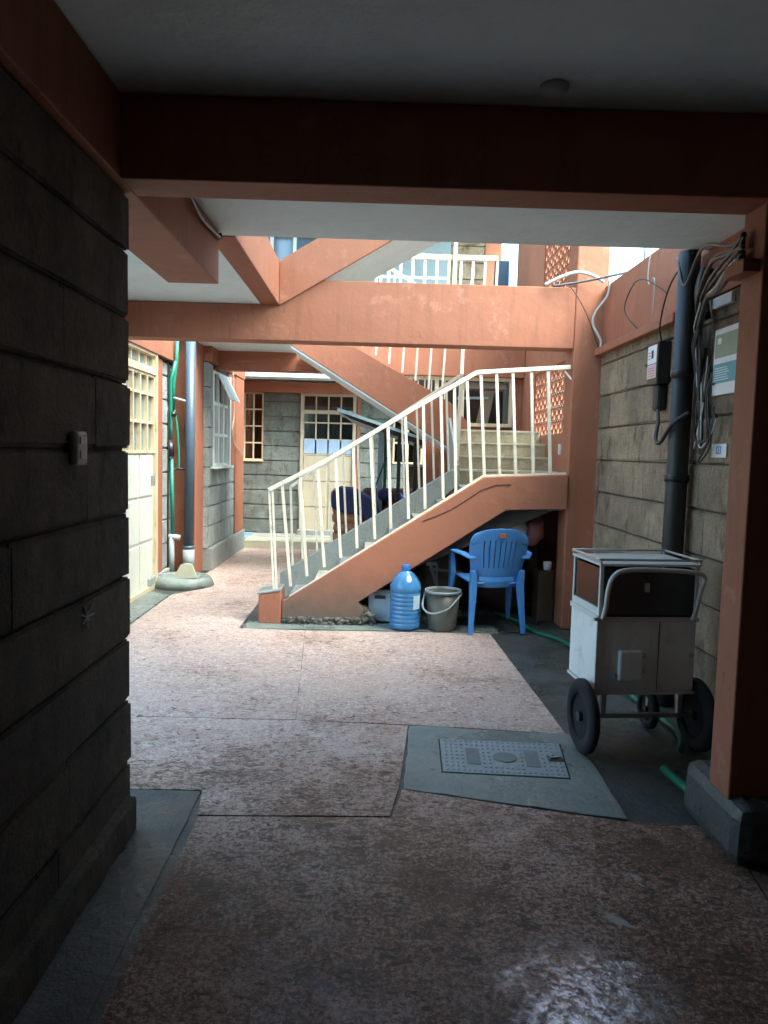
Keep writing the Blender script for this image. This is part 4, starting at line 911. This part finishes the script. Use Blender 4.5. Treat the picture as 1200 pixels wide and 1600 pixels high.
o = fin(box(B(), 1.42, 1.554, 6.16, 6.4, .0, .436), 'crate', 'cabinet_brown', None, loc=(1.5, 6.3, 0), bevel=.006); tag(o, 'dark crate carrying the white cup, beside the stair column', 'crate')

# ---- snack cart
ct = thing('food_cart', (1.31, 3.58, 0), 'white metal food cart with glass top and rubber wheels parked by the right wall', 'cart')
CA = R(5); CO = Vector((1.068, 3.38, 0))
def cm(b, wdt=None):
    """box given in cart coordinates (x along front, y back, z)"""
    bm = B(); box(bm, *b); return cartm(bm)
def cartm(bm):
    for v in bm.verts:
        x, y, z = v.co; v.co = CO + Vector((x * math.cos(CA) - y * math.sin(CA), x * math.sin(CA) + y * math.cos(CA), z))
    return bm
fin(cm((0, .485, 0, .36, .30, .655)), 'body', 'cart_paint', ct, bevel=.008)
for b in ((-.006, .0, 0, .36, .64, .665), (0, .49, -.006, .0, .64, .66), (0, .49, -.006, 0, .288, .302), (-.006, 0, 0, .36, .288, .302), (-.008, .004, -.008, .004, .29, .66)):
    fin(cm(b), 'edge_trim', 'cart_white', ct)
# service hatch: shallow raised box
fin(cm((.10, .215, -.03, 0, .36, .505)), 'hatch', 'cart_paint', ct, bevel=.01); fin(cm((.088, .10, -.02, 0, .375, .39)), 'latch', 'steel', ct)
fin(cm((.455, .475, -.012, 0, .47, .485)), 'latch', 'steel', ct)
bm = B()
for i in range(7):
    for z in (.318, .638): bmesh.ops.create_icosphere(bm, subdivisions=1, radius=.0038, matrix=Matrix.Translation((.02 + .0745 * i, -.004, z)))
o = fin(cartm(bm), 'rivets', 'steel', ct); o['kind'] = 'stuff'
fin(cm((.30, .303, -.0015, .0, .305, .64)), 'panel_seam', 'joint_black', ct)
for z in (.40, .47): fin(cm((.213, .225, -.034, -.004, z, z + .022)), 'hinge', 'steel', ct)
# glass display top: posts, panes, roof
for x, y in ((.008, .008), (.477, .008), (.008, .345), (.477, .345)): fin(cm((x - .008, x + .008, y - .008, y + .008, .655, .90)), 'post', 'cart_white', ct)
fin(cm((.0, .012, .016, .336, .655, .70)), 'side_ledge', 'cart_white', ct)
fin(cm((.006, .010, .016, .337, .70, .885)), 'glass_pane', 'glass_blue', ct)
fin(cm((.475, .479, .016, .337, .655, .885)), 'glass_pane', 'glass_blue', ct)
fin(cm((.016, .469, .34, .346, .655, .885)), 'back_panel', 'black_plastic', ct)
fin(cm((.016, .469, .02, .335, .656, .668)), 'counter', 'black_plastic', ct)
fin(cm((.016, .469, .010, .016, .67, .885)), 'front_screen', 'glass_dark', ct)
fin(cm((.22, .24, -.004, .010, .78, .82)), 'screen_knob', 'steel', ct)
fin(cm((-.005, .49, -.005, .365, .90, .912)), 'roof', 'cart_white', ct, bevel=.003)
fin(cartm(tube(B(), [(-.005, 0, .93), (.49, 0, .93), (.49, .36, .93), (-.005, .36, .93), (-.005, 0, .93)], .006, 6)), 'roof_rail', 'steel', ct)
for x, y in ((0, 0), (.485, 0), (0, .36), (.485, .36)): fin(cartm(bar(B(), (x, y, .91), (x, y, .932), .008)), 'rail_stub', 'steel', ct)
fin(cartm(tube(B(), [(.012, -.02, .655), (.012, -.05, .72), (.015, -.06, .80), (.035, -.065, .862), (.09, -.07, .892), (.25, -.07, .895), (.42, -.07, .885), (.475, -.065, .86), (.465, -.055, .80), (.455, -.03, .68), (.455, -.01, .655)], .011, 10, True)), 'push_handle', 'cart_white', ct, smooth=True)
fin(cartm(bar(B(), (-.03, -.02, .655), (.05, -.02, .65), .014)), 'handle_clamp', 'steel', ct)
def wheel(x, y, r, wd):
    bm = B()
    prof = [(r * .62, -wd / 2), (r * .9, -wd / 2), (r, -wd / 4), (r, wd / 4), (r * .9, wd / 2), (r * .62, wd / 2)]
    n = 36; rings = [[bm.verts.new((x + h, y + q * math.cos(2 * math.pi * j / n), r + .004 + q * math.sin(2 * math.pi * j / n))) for j in range(n)] for q, h in prof]
    for a, b in zip(rings, rings[1:] + rings[:1]):
        for j in range(n): bm.faces.new((a[j], a[(j + 1) % n], b[(j + 1) % n], b[j]))
    ty = fin(cartm(bm), 'wheel', 'rubber', ct, smooth=True)
    bm = tube(B(), [(x - wd * .2, y, r + .004), (x + wd * .2, y, r + .004)], r * .62, 28); fin(cartm(bm), 'rim', 'rubber', ty)  # rim and hub blackened in place of the shade under the cart
    bm = tube(B(), [(x - wd * .6, y, r + .004), (x + wd * .6, y, r + .004)], r * .14, 16); fin(cartm(bm), 'hub', 'pipe_black', ty)
for x, y, r, wd in ((-.045, .02, .175, .045), (.52, .02, .175, .045), (.08, .31, .105, .035), (.42, .31, .105, .035)): wheel(x, y, r, wd)
fin(cartm(bar(B(), (-.05, .02, .179), (.525, .02, .179), .02)), 'axle', 'steel', ct)
for x in (.05, .43): fin(cartm(bar(B(), (x, .02, .179), (x, .02, .30), .025)), 'axle_bracket', 'steel', ct); 
for x in (.08, .42): fin(cartm(bar(B(), (x, .31, .11), (x, .31, .30), .02)), 'castor_fork', 'steel', ct)

# ---- things behind the stairs
so = thing('sofa', (.15, 9.35, 0), 'brown padded sofa end-on behind the stair railings', 'sofa')
fin(box(B(), -.42, .95, 9.15, 9.85, .08, .42), 'base', 'sofa_brown', so, bevel=.04)
fin(box(B(), -.15, .95, 9.62, 9.95, .30, .93), 'backrest', 'sofa_brown', so, bevel=.06)
for i in range(3): fin(box(B(), -.14 + .36 * i, .20 + .36 * i, 9.10, 9.62, .42, .60), 'seat_cushion', 'sofa_brown', so, bevel=.05)
for i, (z, e) in enumerate(((.16, .02), (.28, .05), (.40, .03), (.52, .06), (.63, .05))):
    fin(box(B(), -.47 - e * .6, -.18, 9.0, 9.75, z, z + .13), 'arm_pleat', 'sofa_tan', so, bevel=.05)
bm = B(); pts = [(-.50, .92), (-.42, .96), (-.25, .95), (.05, .80), (.18, .42), (.05, .40), (-.12, .62), (-.40, .66), (-.52, .72)]
prism(bm, pts, 8.96, 9.5); o = fin(bm, 'throw_blanket', 'cloth_navy', None, loc=(-.2, 9.2, .7), bevel=.03); tag(o, 'dark navy cloth draped over the arm of the brown sofa', 'blanket')
blob('cushion', (-.47, 9.1, .84), (.06, .14, .11), 'sofa_tan', 'small pinkish brown cushion poking out beside the navy cloth on the sofa', 'cushion', 3, .1)
bm = B(); prism(bm, [(-.46, 1.93), (.72, 1.55), (.72, 1.52), (-.46, 1.885)], 8.95, 10.3); o = fin(bm, 'awning_sheet', 'awning_blue', None, loc=(.1, 9.5, 1.8)); tag(o, 'sloping pale blue sheet awning under the rear stair flight', 'awning')
o2 = fin(prism(B(), [(-.44, 1.884), (.74, 1.519), (.74, 1.44), (-.30, 1.80)], 8.97, 10.3), 'underside', 'black_plastic', None); o2.parent = o; o2.location = -Vector(ORG[o])
p = fin(bar(B(), (.075, 9.6, 0), (.085, 9.6, 1.75), .07), 'blue_post', 'awning_blue', None, loc=(.08, 9.6, 0)); tag(p, 'pale blue post holding up the awning behind the stair rails', 'post')
o = fin(box(B(), .125, .165, 9.62, 9.9, .7, 1.72), 'green_sheet', 'green_cloth', None, loc=(.14, 9.7, .7)); tag(o, 'narrow strip of green cloth hanging beside the pale blue post', 'cloth')
o = fin(bar(B(), (-.02, 9.4, .85), (.16, 9.4, 1.35), .02), 'leaning_stick', 'cable_black', None, loc=(0, 9.4, .85)); tag(o, 'thin black stick leaning above the sofa by the blue post', 'stick')
ca = thing('cabinet', (.9, 10.4, 0), 'dark brown wooden cabinet in the shade behind the stairs', 'cabinet')
fin(box(B(), .45, 1.5, 10.2, 10.7, .1, 1.22), 'carcass', 'cabinet_brown', ca, bevel=.01); fin(box(B(), .42, 1.53, 10.15, 10.72, 1.22, 1.25), 'top', 'wood_old', ca)
fin(box(B(), .70, .82, 10.3, 10.4, 1.25, 1.50), 'tan_carton', 'board_tan', None); 
o = bpy.context.scene.objects['tan_carton']; tag(o, 'tan carton standing on the dark cabinet behind the stairs', 'carton')
for x in (.30, .50): 
    o = fin(bar(B(), (x, 9.0, 0), (x, 9.0, 1.72 - (x - .3) * .3), .045), 'black_post', 'black_plastic', None, loc=(x, 9.0, 0)); tag(o, ('left' if x < .4 else 'right') + ' one of two black posts under the awning behind the stair rails', 'post', 'black posts under the awning')
blob('blue_bundle', (.14, 9.45, .86), (.08, .08, .08), 'cloth_navy', 'dark blue bundle lying on the sofa behind the post', 'bundle', 7)
blob('purple_bag', (.33, 9.4, .84), (.05, .05, .06), 'cap_blue', 'tiny bright violet bag on top of the sofa back', 'bag', 8)
# upper gallery bits
bm = B(); prism(bm, [(1.36, 2.74), (1.56, 2.74), (1.54, 3.70), (1.38, 3.70)], 8.90, 8.98); o = fin(bm, 'hanging_cloth', 'cloth_dark', None, loc=(1.45, 8.9, 3)); tag(o, 'dark blue cloth hanging by the end of the gallery railing', 'cloth')
o = fin(bar(B(), (.98, 9.2, 2.75), (1.16, 9.2, 3.62), .03), 'leaning_broom', 'pipe_white', None, loc=(1, 9.2, 2.75)); tag(o, 'pale stick leaning behind the upper gallery railing', 'broom')
o = fin(box(B(), -2.6, 1.9, 8.935, 9.25, 2.62, 2.72), 'gallery_edge', 'ceiling_white', None) ; tag(o, kind='structure')
o = fin(box(B(), 1.35, 2.1, 4.08, 5.9, 5.25, 5.42), 'right_sky_block', 'ceiling_white', None); tag(o, kind='structure')  # unseen slab, added to darken the stair column and right wall
# boundary wall out to the left, seen only from the side
o = fin(box(B(), -9.4, -9.2, -3, 14, 0, 1.8), 'compound_wall', 'concrete_dry', None); tag(o, kind='structure')
print('objects', len(bpy.data.objects))
